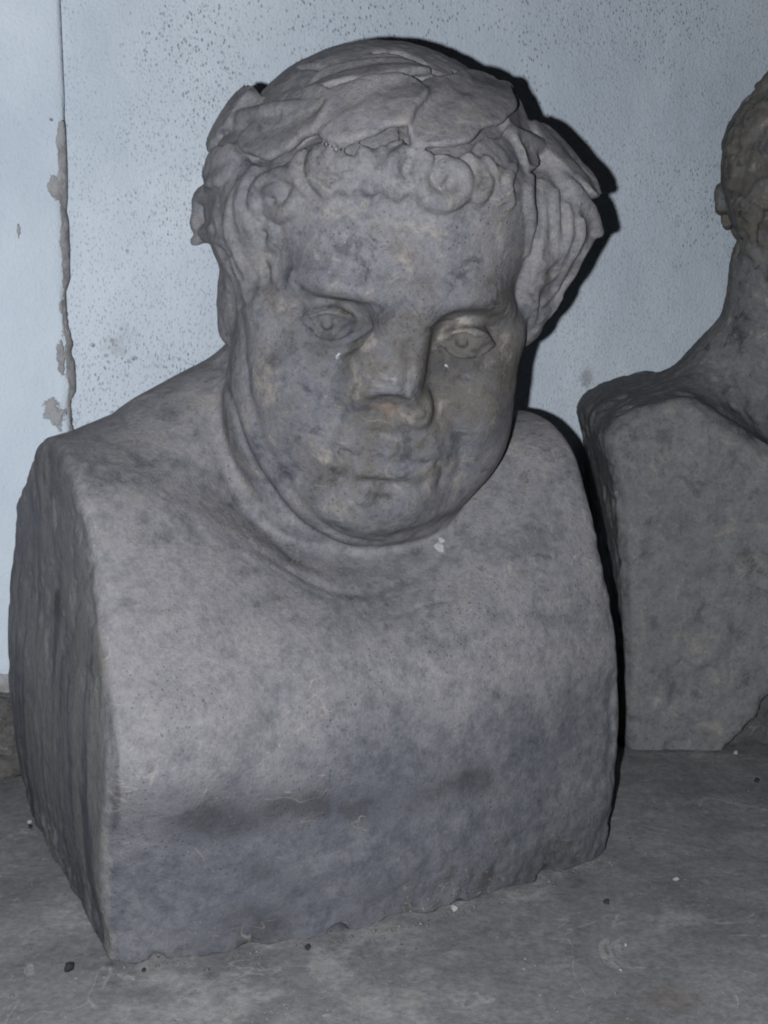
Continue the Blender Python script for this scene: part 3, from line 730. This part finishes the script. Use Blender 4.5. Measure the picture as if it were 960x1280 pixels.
# looser locks round the back of the head and the nape
for k in range(46):
    th = R_(rng.uniform(-28, 208)); zz = rng.uniform(-.035, .075)
    p = np.array([.090 * math.cos(th), .016 + .098 * math.sin(th), zz])
    if abs(math.cos(th)) > .8 and zz > .05: continue
    pts = []; a = rng.uniform(0, 6.3); cu = rng.choice([-1, 1]) * rng.uniform(.5, .9)
    for j in range(7):
        pts.append(p.copy())
        tang = np.array([-math.sin(th), math.cos(th), 0])
        p = p + (tang * math.cos(a) + np.array([0, 0, 1]) * math.sin(a)) * .0062; a += cu
        q = (p - [0, .016, .03]) / [.088, .097, .084]; q = q / np.linalg.norm(q)
        p = np.array([0, .016, .03]) + q * [.088, .097, .084] if zz > 0 else p
    if hair.ev(np.array(pts), own=True).max() > .003: continue
    locks.add(cap(catmull(pts, 3), .0032), .003)

leafs = []
def leaf(base, mid, tip, hw, lift, face_dir=None):
    thick = .0050 if lift > .0055 and face_dir is None else .009
    base, mid, tip = map(lambda v: np.array(v, float), (base, mid, tip))
    n = outward(mid) if face_dir is None else np.array(face_dir) / np.linalg.norm(face_dir); ax = tip - base; L = np.linalg.norm(ax)
    a = ax - n * (ax @ n); a /= np.linalg.norm(a); b = np.cross(n, a)
    o = mid; tilt = (-np.sign(b[2]) * .20) if thick < .006 else 0.0      # lower rim flares out over the brow
    sb, st = (base - o) @ a, (tip - o) @ a
    hb_, ht_ = (base - o) @ n, (tip - o) @ n
    kk = np.array([[sb * sb, sb], [st * st, st]]); A_, B_ = np.linalg.solve(kk, [hb_, ht_])
    wob = rng.uniform(0, 6, 3)
    def fn(P, under=False):
        q = P - o; s = q @ a; v = q @ b; w = q @ n
        t = np.clip((s - sb) / (st - sb), 0, 1)
        width = hw * np.clip(np.sin(np.pi * np.clip(t, .0, 1) ** .85), 0, 1) ** .58 * (1 + .09 * np.sin(t * 11 + wob[0]) * np.sign(v) + .05 * np.sin(t * 23 + wob[1]))
        top = A_ * s * s + B_ * s - v * v / .15 + lift
        rel = np.clip(np.abs(v) / (width + 1e-4), 0, 1)
        top = top + .0006 * np.exp(-(v / .0016) ** 2) * (1 - t) + .0022 * sstep(.30, 1, rel) * (.5 + .5 * np.sin(s * 60 + wob[1])) - .0012 * np.exp(-((v - hw * .2) / (hw * .3)) ** 2)
        top = top + tilt * v
        d1 = (np.abs(v) - width) * .8
        d2 = np.maximum(sb - s, s - st)
        if under:      # hollow chiselled out below the rim of the leaf
            c_ = np.maximum(d1 - .0016, .40 * width - np.abs(v))
            return smax(smax(c_, d2, .002), np.abs(w - top + thick + .0036) - .0040, .001)
        d = smax(smax(d1, d2, .004), w - top, .0014)
        return smax(d, -(w - top + thick), .002) * .85
    r = max(L / 2, hw) + .012
    return (fn, (base + tip) / 2 * .5 + mid * .5, r)
unders = []
LF = list(LEAVES)
LF[5] = LF[5] + ((.72, -.55, .42),)
# the rest of the wreath, round both sides to the knot at the nape
for s in (-1, 1):
    for (t0, t1, z0, z1) in ((20, 42, .050, .052), (36, 60, .050, .040), (52, 80, .040, .026), (74, 100, .026, .006)):
        def pw(t, z):
            r_ = .0; c, sn = math.cos(R_(t)), math.sin(R_(t))
            return (s * (.0865) * c, .012 + .100 * sn, z)
        tm = (t0 + t1) / 2
        LF.append((pw(t0, z0), pw(tm, (z0 + z1) / 2 + .006), pw(t1, z1), .012, .005))
for lf in LF:
    pr_ = leaf(*lf); g = Group(HM, HT); g.add(pr_, .001); leafs.append(g)
    if lf[4] > .0055 and len(lf) == 5:
        cu_ = Group(HM, HT); cu_.add(((lambda P, f=pr_[0]: f(P, True)), pr_[1], pr_[2]), .0005); unders.append(cu_)
band = Group(HM, HT)
ring = []
for t in np.linspace(0, 2 * math.pi, 40, endpoint=False):
    c, sn = math.cos(t), math.sin(t)
    ring.append((.085 * c, .012 + .094 * sn if sn > 0 else .012 + .070 * sn, .072 - .055 * max(sn, 0) + .026 * max(-sn, 0)))
band.add(cap(ring + ring[:1], .0055), .001)
ribbon = Group(HM, HT)
for s in (-1, 1):       # ribbon ends at the nape
    ribbon.add(cap(catmull([(0, .108, .014), (s * .012, .108, -.006), (s * .018, .098, -.030)], 4), .0045), .003)

groups = [('torso', torso, .001), ('neck', neck, .012), ('head', face, .005), ('eye', eyes, .001), ('lids', lids, .0018),
          ('ear', ear, .004), ('hair', hair, .005), ('locks', locks, .0024), ('band', band, .003), ('ribbon', ribbon, .003)] + [('leaf', g, .0012) for g in leafs]
ch_pts = np.array([(rng.uniform(-.15, .15), rng.uniform(-.03, .01), 0) for _ in range(26)])
ch_r = rng.uniform(.002, .006, 26)
def bust_sdf(P):
    d = torso.ev(P)
    hz = P[:, 2].max() > .12
    if hz:
        for nm, g, k in groups[1:]:
            if nm == 'leaf' and g is leafs[0]:
                for cu_ in unders: d = smax(d, -cu_.ev(P), .0006)
            e = g.ev(P)
            if e.min() < .045: d = smin(d, e, k)
    if P[:, 2].min() < .06:      # broken, uneven lower edge
        d = smax(d, -(P[:, 2] - .0005 - .005 * fbm(P * [1, 1, 0], 30, 3, 5) * sstep(-.15, -.13, P[:, 0])), .002)
        c = np.linalg.norm(P[:, None, :] - ch_pts[None], axis=2) - ch_r[None]
        d = smax(d, -c.min(1), .004)
    return d

V, F = polygonise(bust_sdf, (-.172, -.066, -.002), (.172, .262, .512), VOX)
V = smooth_verts(V, F, 1, .4)
N = vert_normals(V, F)
disp = np.zeros(len(V))
for r, a, pts in STROKES:
    pts = catmull(pts, 3) if len(pts) > 2 else pts
    lo_, hi_ = np.min(pts, 0) - 3 * r, np.max(pts, 0) + 3 * r
    m = ((V > lo_) & (V < hi_)).all(1)
    if m.any():
        dd = seg_dist(V[m], pts); disp[m] += a * np.exp(-(dd / r) ** 2)
for c in IRIS:      # carved iris ring and raised pupil
    m = np.linalg.norm(V - c, axis=1) < .012
    dd = np.linalg.norm(V[m] - c, axis=1)
    disp[m] += -.0015 * np.exp(-((dd - .0044) / .0013) ** 2) + .0021 * np.exp(-(dd / .0021) ** 2)
QH = face.to(V)
inhead = sstep(.20, .24, V[:, 2])
# hand-worn surface: lumps, shallow pits, crumbled arrises
flat = np.abs(V[:, 0]) > .146
disp += .0009 * fbm(V, 14, 4, 3) * np.where(flat, .5, 1) + .0005 * fbm(V, 60, 3, 8)
low = sstep(.10, .0, V[:, 2])
disp += low * (.0012 * fbm(V, 30, 4, 12) - .0004) + sstep(.045, .012, V[:, 2]) * (.0026 * fbm(V, 70, 4, 13, .6) - .0012)
pit = fbm(V, 45, 3, 21); disp -= .0006 * sstep(.30, .6, pit)
edge = np.exp(-((np.abs(V[:, 0]) - .150) / .006) ** 2)
disp -= edge * .0014 * sstep(0, .5, fbm(V, 55, 3, 31))
mh = inhead > 0
hz_ = np.zeros(len(V))
for i in range(0, len(V), 1500):
    q = V[i:i + 1500]
    if inhead[i:i + 1500].max() > 0: hz_[i:i + 1500] = sstep(.0020, .0005, np.abs(np.minimum(hair.ev(q), locks.ev(q))))
disp += hz_ * (.0004 * fbm(V, 95, 3, 47) + .0005 * fbm(V * [1, 1, .6], 180, 2, 48))
mouth = np.exp(-(((QH - [0, -.10, -.056]) / [.03, .03, .018]) ** 2).sum(1))
disp += mouth * .0026 * fbm(V, 110, 3, 41)
V = V + N * disp[:, None]
V[:, 2] = np.maximum(V[:, 2], 0.0003)
N = vert_normals(V, F)

def dabs(pts, r, seed, sx=1.0):
    o = np.zeros(len(V)); w = V + .014 * np.stack([fbm(V, 45, 4, seed + i, .65) for i in range(3)], 1)
    for i, p in enumerate(pts):
        rr = r * (0.6 + .8 * ((i * 37 % 11) / 11))
        o = np.maximum(o, np.exp(-((((w - p) / [rr * sx, rr, rr]) ** 2).sum(1))))
    return o
facem = np.exp(-(((QH - [0, -.08, -.03]) / [.075, .06, .075]) ** 2).sum(1))
neckm = np.exp(-((seg_dist(V, STROKES_NECK) / .022) ** 2))
fb1 = fbm(V, 20, 4, 51); fb2 = fbm(V, 11, 3, 61)
side = sstep(.1475, .1515, np.abs(V[:, 0])) * (np.abs(N[:, 0]) > .5)
ridge = np.exp(-((V[:, 0] + .1515) / .0022) ** 2) * sstep(.25, .22, V[:, 2]) * sstep(.05, .09, V[:, 2]) * (V[:, 1] < .10)
band_d = np.exp(-((V[:, 2] - .078 - .014 * fb2) / .011) ** 2) * sstep(-.5, .3, fbm(V, 13, 3, 66)) * (V[:, 1] < .02) * sstep(.075, .03, V[:, 0])
at = {
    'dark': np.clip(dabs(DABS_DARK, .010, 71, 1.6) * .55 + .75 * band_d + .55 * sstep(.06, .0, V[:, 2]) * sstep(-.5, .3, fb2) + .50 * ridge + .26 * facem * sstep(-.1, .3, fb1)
                    + .25 * side * sstep(-.1, .4, fb2) * (V[:, 0] < 0), 0, 1),
    'pale': np.clip(dabs(DABS_PALE, .0045, 81) * .35 + .14 * facem, 0, 1),
    'rust': np.clip(dabs(DABS_RUST[:2], .010, 91) * .75 + dabs(DABS_RUST[2:], .0040, 92) * .6, 0, 1),
    'white': np.maximum.reduce([np.exp(-(((V - p) / [r_, .004, r_]) ** 2).sum(1)) for p, r_ in zip(DABS_WHITE, (.0030, .0013, .0013, .0024, .0011, .0012))]),
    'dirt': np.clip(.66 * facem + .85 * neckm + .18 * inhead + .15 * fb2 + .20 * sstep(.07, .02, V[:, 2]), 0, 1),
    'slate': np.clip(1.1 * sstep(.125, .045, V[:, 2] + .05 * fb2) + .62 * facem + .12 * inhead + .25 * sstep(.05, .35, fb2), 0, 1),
    'side': side,
    'mottle': np.clip(.9 * facem + .45 * inhead + .12, 0, 1),
}
# every part is cut from the one carved surface: label each face by the form it belongs to
FC = V[F].mean(1)
E_ = np.full((len(groups), len(FC)), 9.0)
chunk = 20000
order = np.lexsort((np.floor(FC[:, 0] / .03), np.floor(FC[:, 1] / .03), np.floor(FC[:, 2] / .03)))
for i in range(0, len(FC), 1500):
    ii = order[i:i + 1500]
    for gi, (nm, g, k) in enumerate(groups): E_[gi, ii] = g.ev(FC[ii])
names = [g[0] for g in groups]
for gi, nm in enumerate(names):
    if nm in ('leaf', 'band'): E_[gi] -= .0006
    if nm == 'eye': E_[gi] -= .0004
lab = E_.argmin(0)
bust = empty('portrait_bust', BUST_O, R_(YAW))
tag(bust, 'large grey stone bust of a stout laurelled man with broken nose, nearest the camera', 'bust')
def cut(name, sel, parent):
    f = F[sel]
    if len(f) < 12: return None
    used = np.unique(f); mp = np.full(len(V), -1); mp[used] = np.arange(len(used))
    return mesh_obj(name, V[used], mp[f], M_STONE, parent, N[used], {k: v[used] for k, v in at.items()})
nm_of = np.array(names)[lab]
torso_o = cut('torso', np.isin(nm_of, ['torso', 'neck']), bust)
head_o = cut('head', np.isin(nm_of, ['head', 'lids']), bust)
eyec = FC @ (HM[:, 0]) - HT @ HM[:, 0]
for s in (-1, 1):
    cut('eye', (nm_of == 'eye') & (np.sign(eyec) == s), head_o)
    cut('ear', (nm_of == 'ear') & (np.sign(eyec) == s), head_o)
def largest(sel):
    # keep the biggest connected patch, hand the crumbs to the hair
    idx = np.nonzero(sel)[0]; f = F[idx]; lb = np.arange(len(V))
    for _ in range(400):
        mn = lb[f].min(1); new = lb.copy()
        for k in range(4): np.minimum.at(new, f[:, k], mn)
        new = new[new]
        if (new == lb).all(): break
        lb = new
    r = lb[f[:, 0]]; vals, cnt = np.unique(r, return_counts=True)
    keep = np.zeros(len(F), bool); keep[idx[r == vals[cnt.argmax()]]] = True
    return keep
bk = largest(nm_of == 'band'); nm_of[(nm_of == 'band') & ~bk] = 'hair'
hair_o = cut('hair', np.isin(nm_of, ['hair', 'locks']), bust)
wreath_o = cut('laurel_wreath', bk, bust)
for s in (-1, 1): cut('ribbon', (nm_of == 'ribbon') & (np.sign(eyec) == s), wreath_o)
for gi, nm in enumerate(names):
    if nm == 'leaf': cut('leaf', lab == gi, wreath_o)
WSEAM = 0.0417    # also (0.0412, 0.5158) (0.0413, 0.2364) (-0.0177, 0.0602)
WBLOT = [ (0.0776, 0.2882, 0.022, 0.9), (0.1092, 0.2729, 0.016, 0.7), (0.4748, 0.2473, 0.016, 0.95), (0.5291, 0.4026, 0.012, 0.7), (0.5637, 0.3735, 0.012, 0.7), (0.5431, 0.4513, 0.02, 0.6), (0.517, 0.3074, 0.02, 0.6), (0.1369, 0.2978, 0.02, 0.5) ]
WCHIP = [ (0.0316, 0.4379, 0.006, 0.004), (0.0333, 0.3946, 0.006, 0.012), (0.0078, 0.3654, 0.002, 0.01), (0.0341, 0.3197, 0.004, 0.014), (0.025, 0.2457, 0.012, 0.016), (0.0313, 0.2842, 0.005, 0.02) ]
FPALE = [ (-0.0899, 0.6053, 0.05, 0.9), (-0.0206, 0.6434, 0.03, 0.9), (0.0338, 0.6599, 0.02, 0.7), (0.0691, 0.6771, 0.03, 0.5), (-0.1574, 0.686, 0.04, 0.5), (0.1599, 0.6771, 0.02, 0.6), (0.241, 0.923, 0.02, 0.7), (0.0077, 0.5912, 0.03, 0.5) ]
FRUST = [ (0.1392, 0.5982, 0.022, 1.0), (0.1211, 0.5844, 0.02, 0.9) ]
PEBBLES = [
    ('dark_pebble', -0.1587, 0.6261, 0.0032, M_PEB_D, 'small black pebble on the floor before the left corner of the laurelled bust'),
    ('stone_chip', 0.0386, 0.6887, 0.0022, M_PEB_L, 'pale chip at the foot of the laurelled bust, right of its middle'),
    ('stone_chip', 0.1259, 0.6507, 0.0011, M_PEB_L, 'tiny white chip alone on the open floor at lower right'),
    ('stone_chip', 0.1192, 0.6261, 0.001, M_PEB_L, 'tiny white chip nearest the bottom edge at lower right'),
    ('stone_chip', 0.2517, 0.9199, 0.0018, M_PEB_L, 'pale chip on the floor against the foot of the curly haired bust'),
    ('stone_chip', 0.1676, 0.7239, 0.0018, M_PEB_L, 'flat pale flake on the floor midway between the bust corner and right edge'),
    ('dark_crumb', 0.1233, 0.697, 0.0018, M_PEB_D, 'dark crumb just right of the laurelled bust\'s front corner'),
    ('dark_crumb', 0.2532, 0.87, 0.0018, M_PEB_D, 'dark crumb at the right edge before the curly haired bust'),
    ('dark_crumb', -0.2212, 0.7955, 0.0016, M_PEB_D, 'dark crumb on the left near the skirting, behind the laurelled bust\'s side'),
    ('stone_chip', -0.2235, 0.8027, 0.0016, M_PEB_L, 'white chip beside the dark crumb near the skirting at left'),
    ('dark_crumb', -0.1207, 0.6254, 0.0012, M_PEB_D, 'dark crumb just right of the laurelled bust\'s nearest corner'),
    ('dark_crumb', -0.0394, 0.6475, 0.0016, M_PEB_D, 'dark crumb wedged under the middle of the laurelled bust\'s front edge'),
]
# ------------------------------------------------------------------ the second bust, seen side-on at the right
B2_O = np.array([0.1715, 0.930, 0.0]); B2_TH = 88.0
# frame: x across the shoulders (its own left side is -x and faces the camera), y to its back
b2 = Group()
prof_b = catmull([(.004, -.01), (.000, .05), (.004, .12), (.011, .190), (.018, .218), (.018, .228), (.011, .238), (-.001, .245), (-.020, .251),
                  (-.042, .254), (-.070, .236), (-.105, .215), (-.150, .19), (-.19, .15), (-.205, .09), (-.20, .03), (-.20, -.01)], 4)
pb = poly2d(prof_b)
def herm2(P):
    x = P[:, 0] - .10
    return smax(pb(P[:, 1:3]), np.abs(x) - .10, .007)
b2.add((herm2, np.array([.10, -.09, .12]), .25), .001)
b2n = Group()
b2n.add(cap([(.10, -.112, .21), (.10, -.124, .28), (.10, -.134, .34)], [.052, .047, .051]), .001)
b2n.add(cap([(.030, -.050, .212), (.070, -.064, .234), (.10, -.09, .252)], [.026, .030, .034]), .03)
b2n.add(cap([(.170, -.050, .212), (.130, -.064, .234), (.10, -.09, .252)], [.026, .030, .034]), .03)
b2h = Group()
b2h.add(ell((.10, -.158, .405), (.066, .078, .080)), .001)
b2h.add(ell((.10, -.205, .345), (.050, .050, .060)), .02)
b2h.add(ell((.10, -.252, .372), (.010, .016, .020)), .008)
b2h.add(ell((.10, -.240, .400), (.040, .014, .012)), .010)
for s in (-1, 1):
    b2h.add(ell((.10 + s * .026, -.246, .382), (.013, .008, .007)), .005, True)
b2c = Group()
b2c.add(ell((.10, -.152, .412), (.073, .078, .082)), .001)
b2c.add(ell((.10, -.150, .345), (.060, .050, .050)), .02)
b2c.add(ell((.10, -.225, .318), (.040, .040, .045)), .02)
b2c.add(ell((.10, -.260, .400), (.052, .050, .040)), .008, True)
r2 = np.random.default_rng(11)
curls = Group()
for k in range(150):
    u_ = r2.uniform(-1, 1); th = r2.uniform(0, 2 * math.pi)
    q = np.array([math.sqrt(1 - u_ * u_) * math.cos(th), math.sqrt(1 - u_ * u_) * math.sin(th), u_])
    p = np.array([.10, -.153, .402]) + q * [.073, .078, .094]
    if p[1] < -.20 and .35 < p[2] < .43: continue
    t1 = np.cross(q, [0.1, .2, 1]); t1 /= np.linalg.norm(t1); t2 = np.cross(q, t1)
    a0 = r2.uniform(0, 6.3); pts = []
    for j in range(8):
        rr = .011 * (1 - j / 9.0); a = a0 + j * .95
        pts.append(p + (t1 * math.cos(a) + t2 * math.sin(a)) * rr + q * .001)
    curls.add(cap(pts, r2.uniform(.0032, .0052)), .0014)
for k in range(30):
    p = np.array([.10 + r2.uniform(-.04, .04), -.235 + r2.uniform(-.03, .01), .315 + r2.uniform(-.03, .03)])
    curls.add(cap([p, p + r2.normal(0, .008, 3)], .005), .003)
def b2_sdf(P):
    d = b2.ev(P)
    if P[:, 2].max() > .12:
        d = smin(d, b2n.ev(P), .020); d = smin(d, b2h.ev(P), .006); d = smin(d, b2c.ev(P), .005); d = smin(d, curls.ev(P), .003)
    if P[:, 2].min() < .06:
        # lower front part of the side is broken away
        e = P - [-.004, -.135, .0]
        d = smax(d, -(np.maximum(np.abs(P[:, 0]) - .014 - .006 * fbm(P, 60, 3, 6), (P[:, 2] + 1.05 * (P[:, 1] + .066) + 6 * (P[:, 1] + .10) ** 2 + .016 * fbm(P, 34, 4, 4)) * .60)), .003)
        c = np.sqrt((P[:, 0] - 0) ** 2 + ((P[:, 1] - .004)) ** 2 + (P[:, 2]) ** 2) - .012
        d = smax(d, -c, .006)
    return d
V, F = polygonise(b2_sdf, (-.012, -.292, -.002), (.215, .06, .492), VOX * 1.35)
V = smooth_verts(V, F, 1, .4); N = vert_normals(V, F)
dsp = .0014 * fbm(V, 16, 4, 3) + .0016 * fbm(V, 80, 4, 9, .7) - .0020 * sstep(.2, .5, fbm(V, 50, 3, 22)) * (V[:, 2] < .26)
# raised flat face on the cut side, leaving a worn rim along the back edge
rimd = pb(V[:, 1:3]); sidef = (V[:, 0] < .006) & (N[:, 0] < -.5)
dsp += np.where(sidef, .0022 * sstep(-.004, -.008, rimd + .0012 * fbm(V, 30, 2, 33)), 0)
V = V + N * dsp[:, None]; V[:, 2] = np.maximum(V[:, 2], .0003); N = vert_normals(V, F)
f2 = fbm(V, 12, 3, 63)
at2 = {'dark': np.clip(.55 * np.where(sidef, sstep(-.009, -.004, rimd), 0) + .4 * sstep(.03, .0, V[:, 2]) + .35 * sstep(.28, .33, V[:, 2]) * (f2 > 0) + .8 * ((V[:, 0] > .008) & (V[:, 0] < .03) & (V[:, 2] < .07)), 0, 1),
       'pale': np.clip(.35 * np.where(sidef, np.exp(-((rimd + .009) / .0025) ** 2), 0) + .15 * (V[:, 2] > .3), 0, 1),
       'rust': np.zeros(len(V)), 'white': np.zeros(len(V)),
       'dirt': np.clip(.75 * sstep(.28, .36, V[:, 2]) + .2 * f2, 0, 1),
       'slate': np.clip(.5 * (~sidef) * sstep(.2, .24, V[:, 2]) + .4 * f2, 0, 1), 'side': np.zeros(len(V)), 'mottle': .75 + .5 * (V[:, 2] > .28)}
FC = V[F].mean(1)
gs = [b2, b2n, b2h, b2c, curls]
E2 = np.full((5, len(FC)), 9.0)
order = np.lexsort((np.floor(FC[:, 0] / .03), np.floor(FC[:, 1] / .03), np.floor(FC[:, 2] / .03)))
for i in range(0, len(FC), 1500):
    ii = order[i:i + 1500]
    for gi, g in enumerate(gs): E2[gi, ii] = g.ev(FC[ii])
lab2 = E2.argmin(0)
bust2 = empty('curly_haired_bust', B2_O, R_(B2_TH))
tag(bust2, 'dull grey curly haired bust seen side-on, cut off by the right edge', 'bust')
def cut2(name, sel):
    f = F[sel]; used = np.unique(f); mp = np.full(len(V), -1); mp[used] = np.arange(len(used))
    return mesh_obj(name, V[used], mp[f], M_STONE2, bust2, N[used], {k: v[used] for k, v in at2.items()})
cut2('torso', np.isin(lab2, [0, 1])); cut2('head', lab2 == 2); cut2('hair', np.isin(lab2, [3, 4]))

# ------------------------------------------------------------------ wall, corner strip, skirting, floor
WY = 26.0; W0 = np.array([-.256, .930, 0.0]); SEAM = WSEAM      # seam: distance along the wall from W0
def slab(name, x0, x1, z0, z1, y0, thick, nx, nz, mat, fn, attrs, parent=None):
    """a thick wall slab in the wall's own frame; its front is a finely worked grid"""
    xs = np.linspace(x0, x1, nx); zs = np.linspace(z0, z1, nz)
    Xg, Zg = np.meshgrid(xs, zs, indexing='ij'); P = np.stack([Xg.ravel(), np.full(nx * nz, y0), Zg.ravel()], 1)
    P = fn(P); i = np.arange(nx * nz).reshape(nx, nz)
    Fq = np.stack([i[:-1, :-1], i[1:, :-1], i[1:, 1:], i[:-1, 1:]], -1).reshape(-1, 4)
    # ring of back vertices closing the slab
    ring = np.concatenate([i[:, 0], i[-1, 1:], i[-2::-1, -1], i[0, -2:0:-1]])
    B = P[ring].copy(); B[:, 1] = y0 + thick; nb_ = len(P); m = len(ring)
    j = np.arange(m); k = (j + 1) % m
    Fs = np.stack([ring[k], ring[j], nb_ + j, nb_ + k], 1)
    P2 = np.concatenate([P, B])
    A = {n: f(P2) for n, f in attrs.items()}
    o = mesh_obj(name, P2, np.concatenate([Fq, Fs]), mat, parent, None, A)
    o.location = W0; o.rotation_euler = (0, 0, R_(WY))
    return o
def blotf(P):
    o = np.zeros(len(P))
    o = .55 * sstep(.13, .06, P[:, 2])
    for (x, z, r, a) in WBLOT: o = np.maximum(o, a * np.exp(-((P[:, 0] - x) ** 2 + (P[:, 2] - z) ** 2) / r ** 2))
    return o
def wfn(P):
    P[:, 1] += .0012 * fbm(P, 9, 3, 2) + .0004 * fbm(P, 60, 2, 4); return P
wall = slab('wall', SEAM - .004, 1.50, 0, 1.3, 0, .12, 420, 330, M_WALL, wfn,
            {'blot': blotf, 'chip': lambda P: .55 * sstep(SEAM + .006, SEAM, P[:, 0]) * sstep(.45, .25, P[:, 2]) + .9 * sstep(.070, .060, P[:, 2] + .010 * fbm(P, 30, 3, 6))})
tag(wall, 'pale blue limewashed plaster wall speckled with pinholes behind both busts', 'wall', kind='structure')
def jfn(P):
    e = sstep(SEAM - .010, SEAM, P[:, 0]); h = sstep(.46, .38, P[:, 2])
    n = fbm(P * [0, 0, 1], 45, 4, 14); n2 = fbm(P * [0, 0, 1] + 3, 14, 3, 15)
    P[:, 0] -= e * h * .0045 * sstep(-.1, .5, n + .3 * n2)
    P[:, 1] += e * h * .0030 * sstep(-.1, .4, n2) + .0006 * fbm(P, 12, 3, 9) + .0015 * e * sstep(SEAM - .004, SEAM, P[:, 0])
    return P
def jchip(P):
    n2 = fbm(P * [0, 0, 1], 16, 3, 15)
    o = .82 * sstep(SEAM - .011 - .008 * n2, SEAM - .005, P[:, 0]) * sstep(.455, .42, P[:, 2]) * sstep(-.45, .1, n2 + .4)
    for (x, z, rx, rz) in WCHIP: o = np.maximum(o, .75 * np.exp(-((P[:, 0] - x) / rx) ** 2 - ((P[:, 2] - z) / rz) ** 2))
    return np.maximum(o, .9 * sstep(.070, .060, P[:, 2]))
jamb = slab('pilaster', -.60, SEAM, 0, 1.3, -.0190, .017, 260, 420, M_WALL, jfn, {'blot': lambda P: 0 * P[:, 0], 'chip': jchip, 'smooth': lambda P: 1 + 0 * P[:, 0]})
tag(jamb, 'smooth pale blue wall strip left of the dark seam, its corner chipped', 'pilaster')
def kfn(P):
    n = fbm(P, 28, 4, 24)
    P[:, 1] += .009 * n + .004 * fbm(P, 90, 3, 26) - .006 * sstep(.05, .0, P[:, 2]); P[:, 2] += .006 * fbm(P, 35, 3, 25) * (P[:, 2] > .04); return P
kerb = slab('skirting', -.60, 1.50, 0, .052, -.0450, .0440, 700, 26, M_MORTAR, kfn, {})
tag(kerb, 'rough bare mortar strip along the foot of the pale blue wall', 'skirting')

def sheet():
    nx, ny = 330, 330
    xs = np.concatenate([np.linspace(-3, -.55, 14)[:-1], np.linspace(-.55, .75, nx), np.linspace(.75, 3, 14)[1:]])
    ys = np.concatenate([np.linspace(-2, .42, 14)[:-1], np.linspace(.42, 1.4, ny), np.linspace(1.4, 3, 8)[1:]])
    X, Y = np.meshgrid(xs, ys, indexing='ij'); P = np.stack([X.ravel(), Y.ravel(), 0 * X.ravel()], 1)
    P[:, 2] = -.0012 + .0011 * fbm(P, 16, 4, 44) + .0005 * fbm(P, 70, 3, 45)
    i = np.arange(X.size).reshape(X.shape)
    Fq = np.stack([i[:-1, :-1], i[1:, :-1], i[1:, 1:], i[:-1, 1:]], -1).reshape(-1, 4)
    pale = np.zeros(len(P)); br = np.zeros(len(P))
    qb = (P - BUST_O) @ RB; fb_ = -qb[:, 1] - .024 * (1 - np.clip(qb[:, 0] / .153, -1, 1) ** 2)
    pale = .55 * np.exp(-(fb_ / .016) ** 2) * (np.abs(qb[:, 0]) < .16)
    for (x, y, r, a) in FPALE: pale = np.maximum(pale, a * np.exp(-((P[:, 0] - x) ** 2 + (P[:, 1] - y) ** 2) / r ** 2))
    for (x, y, r, a) in FRUST: br = np.maximum(br, a * np.exp(-((P[:, 0] - x) ** 2 + (P[:, 1] - y) ** 2) / r ** 2))
    o = mesh_obj('floor', P, Fq, M_FLOOR, None, None, {'pale': pale, 'rust': br})
    return tag(o, kind='structure')
sheet()

# ------------------------------------------------------------------ grit and pebbles on the floor
def pebble(name, x, y, r, mat, label=None, flat=.7, seed=0):
    bm = []; n1, n2 = 10, 14; rr = np.random.default_rng(seed + 100)
    Vv = []; 
    for i in range(n1 + 1):
        ph = math.pi * i / n1
        for j in range(n2):
            t = 2 * math.pi * j / n2; Vv.append((math.sin(ph) * math.cos(t), math.sin(ph) * math.sin(t), math.cos(ph)))
    Vv = np.array(Vv); Vv = Vv * (1 + .75 * fbm(Vv + seed * 3.1, 1.6, 3, seed))[:, None] * r * [1, .85, flat]
    Ff = [(i * n2 + j, i * n2 + (j + 1) % n2, (i + 1) * n2 + (j + 1) % n2, (i + 1) * n2 + j) for i in range(n1) for j in range(n2)]
    Vv[:, 2] -= Vv[:, 2].min()
    o = mesh_obj(name, Vv, np.array(Ff)[:, ::-1], mat); o.location = (x, y, -.0008); o.rotation_euler = (0, 0, rr.uniform(0, 6))
    if label: tag(o, label, name.split('_')[-1])
    return o
for k, (nm, x, y, r, mt, lb) in enumerate(PEBBLES): pebble(nm, x, y, r, mt, lb, seed=k)
# uncountable crumbs: one object
Vs, Fs, n0 = [], [], 0
g = np.random.default_rng(5)
for k in range(620):
    x, y = g.uniform(-.40, .45), g.uniform(.50, 1.0)
    if k % 5 == 0: x = -.28 + g.normal(0, .04); y = .82 + g.normal(0, .05)
    if k > 430:
        s_ = g.uniform(-.155, .155); p_ = BUST_O[:2] + (RB @ [s_, -.024 * (1 - (s_ / .153) ** 2) - abs(g.normal(0, .006)) - .001, 0])[:2]; x, y = p_
    q = (np.array([x, y, 0]) - BUST_O) @ RB
    if k <= 430 and abs(q[0]) < .157 and -.03 < q[1] < .24: continue
    r = .0004 + .0009 * g.random() ** 3
    o = np.array([[1, 0, 0], [0, 1, 0], [-1, 0, 0], [0, -1, 0], [0, 0, 1], [0, 0, -1]]) * r * g.uniform(.6, 1.3, (6, 1)) * [1.2, 1, .8]
    Vs.append(o + [x, y, r * .4]); Fs += [tuple(n0 + i for i in f) for f in ((0, 1, 4), (1, 2, 4), (2, 3, 4), (3, 0, 4), (1, 0, 5), (2, 1, 5), (3, 2, 5), (0, 3, 5))]
    n0 += 6
tag(mesh_obj('grit', np.concatenate(Vs), Fs, M_PEB_M), 'fine crumbs of mortar and grit strewn over the floor', 'grit', kind='stuff')
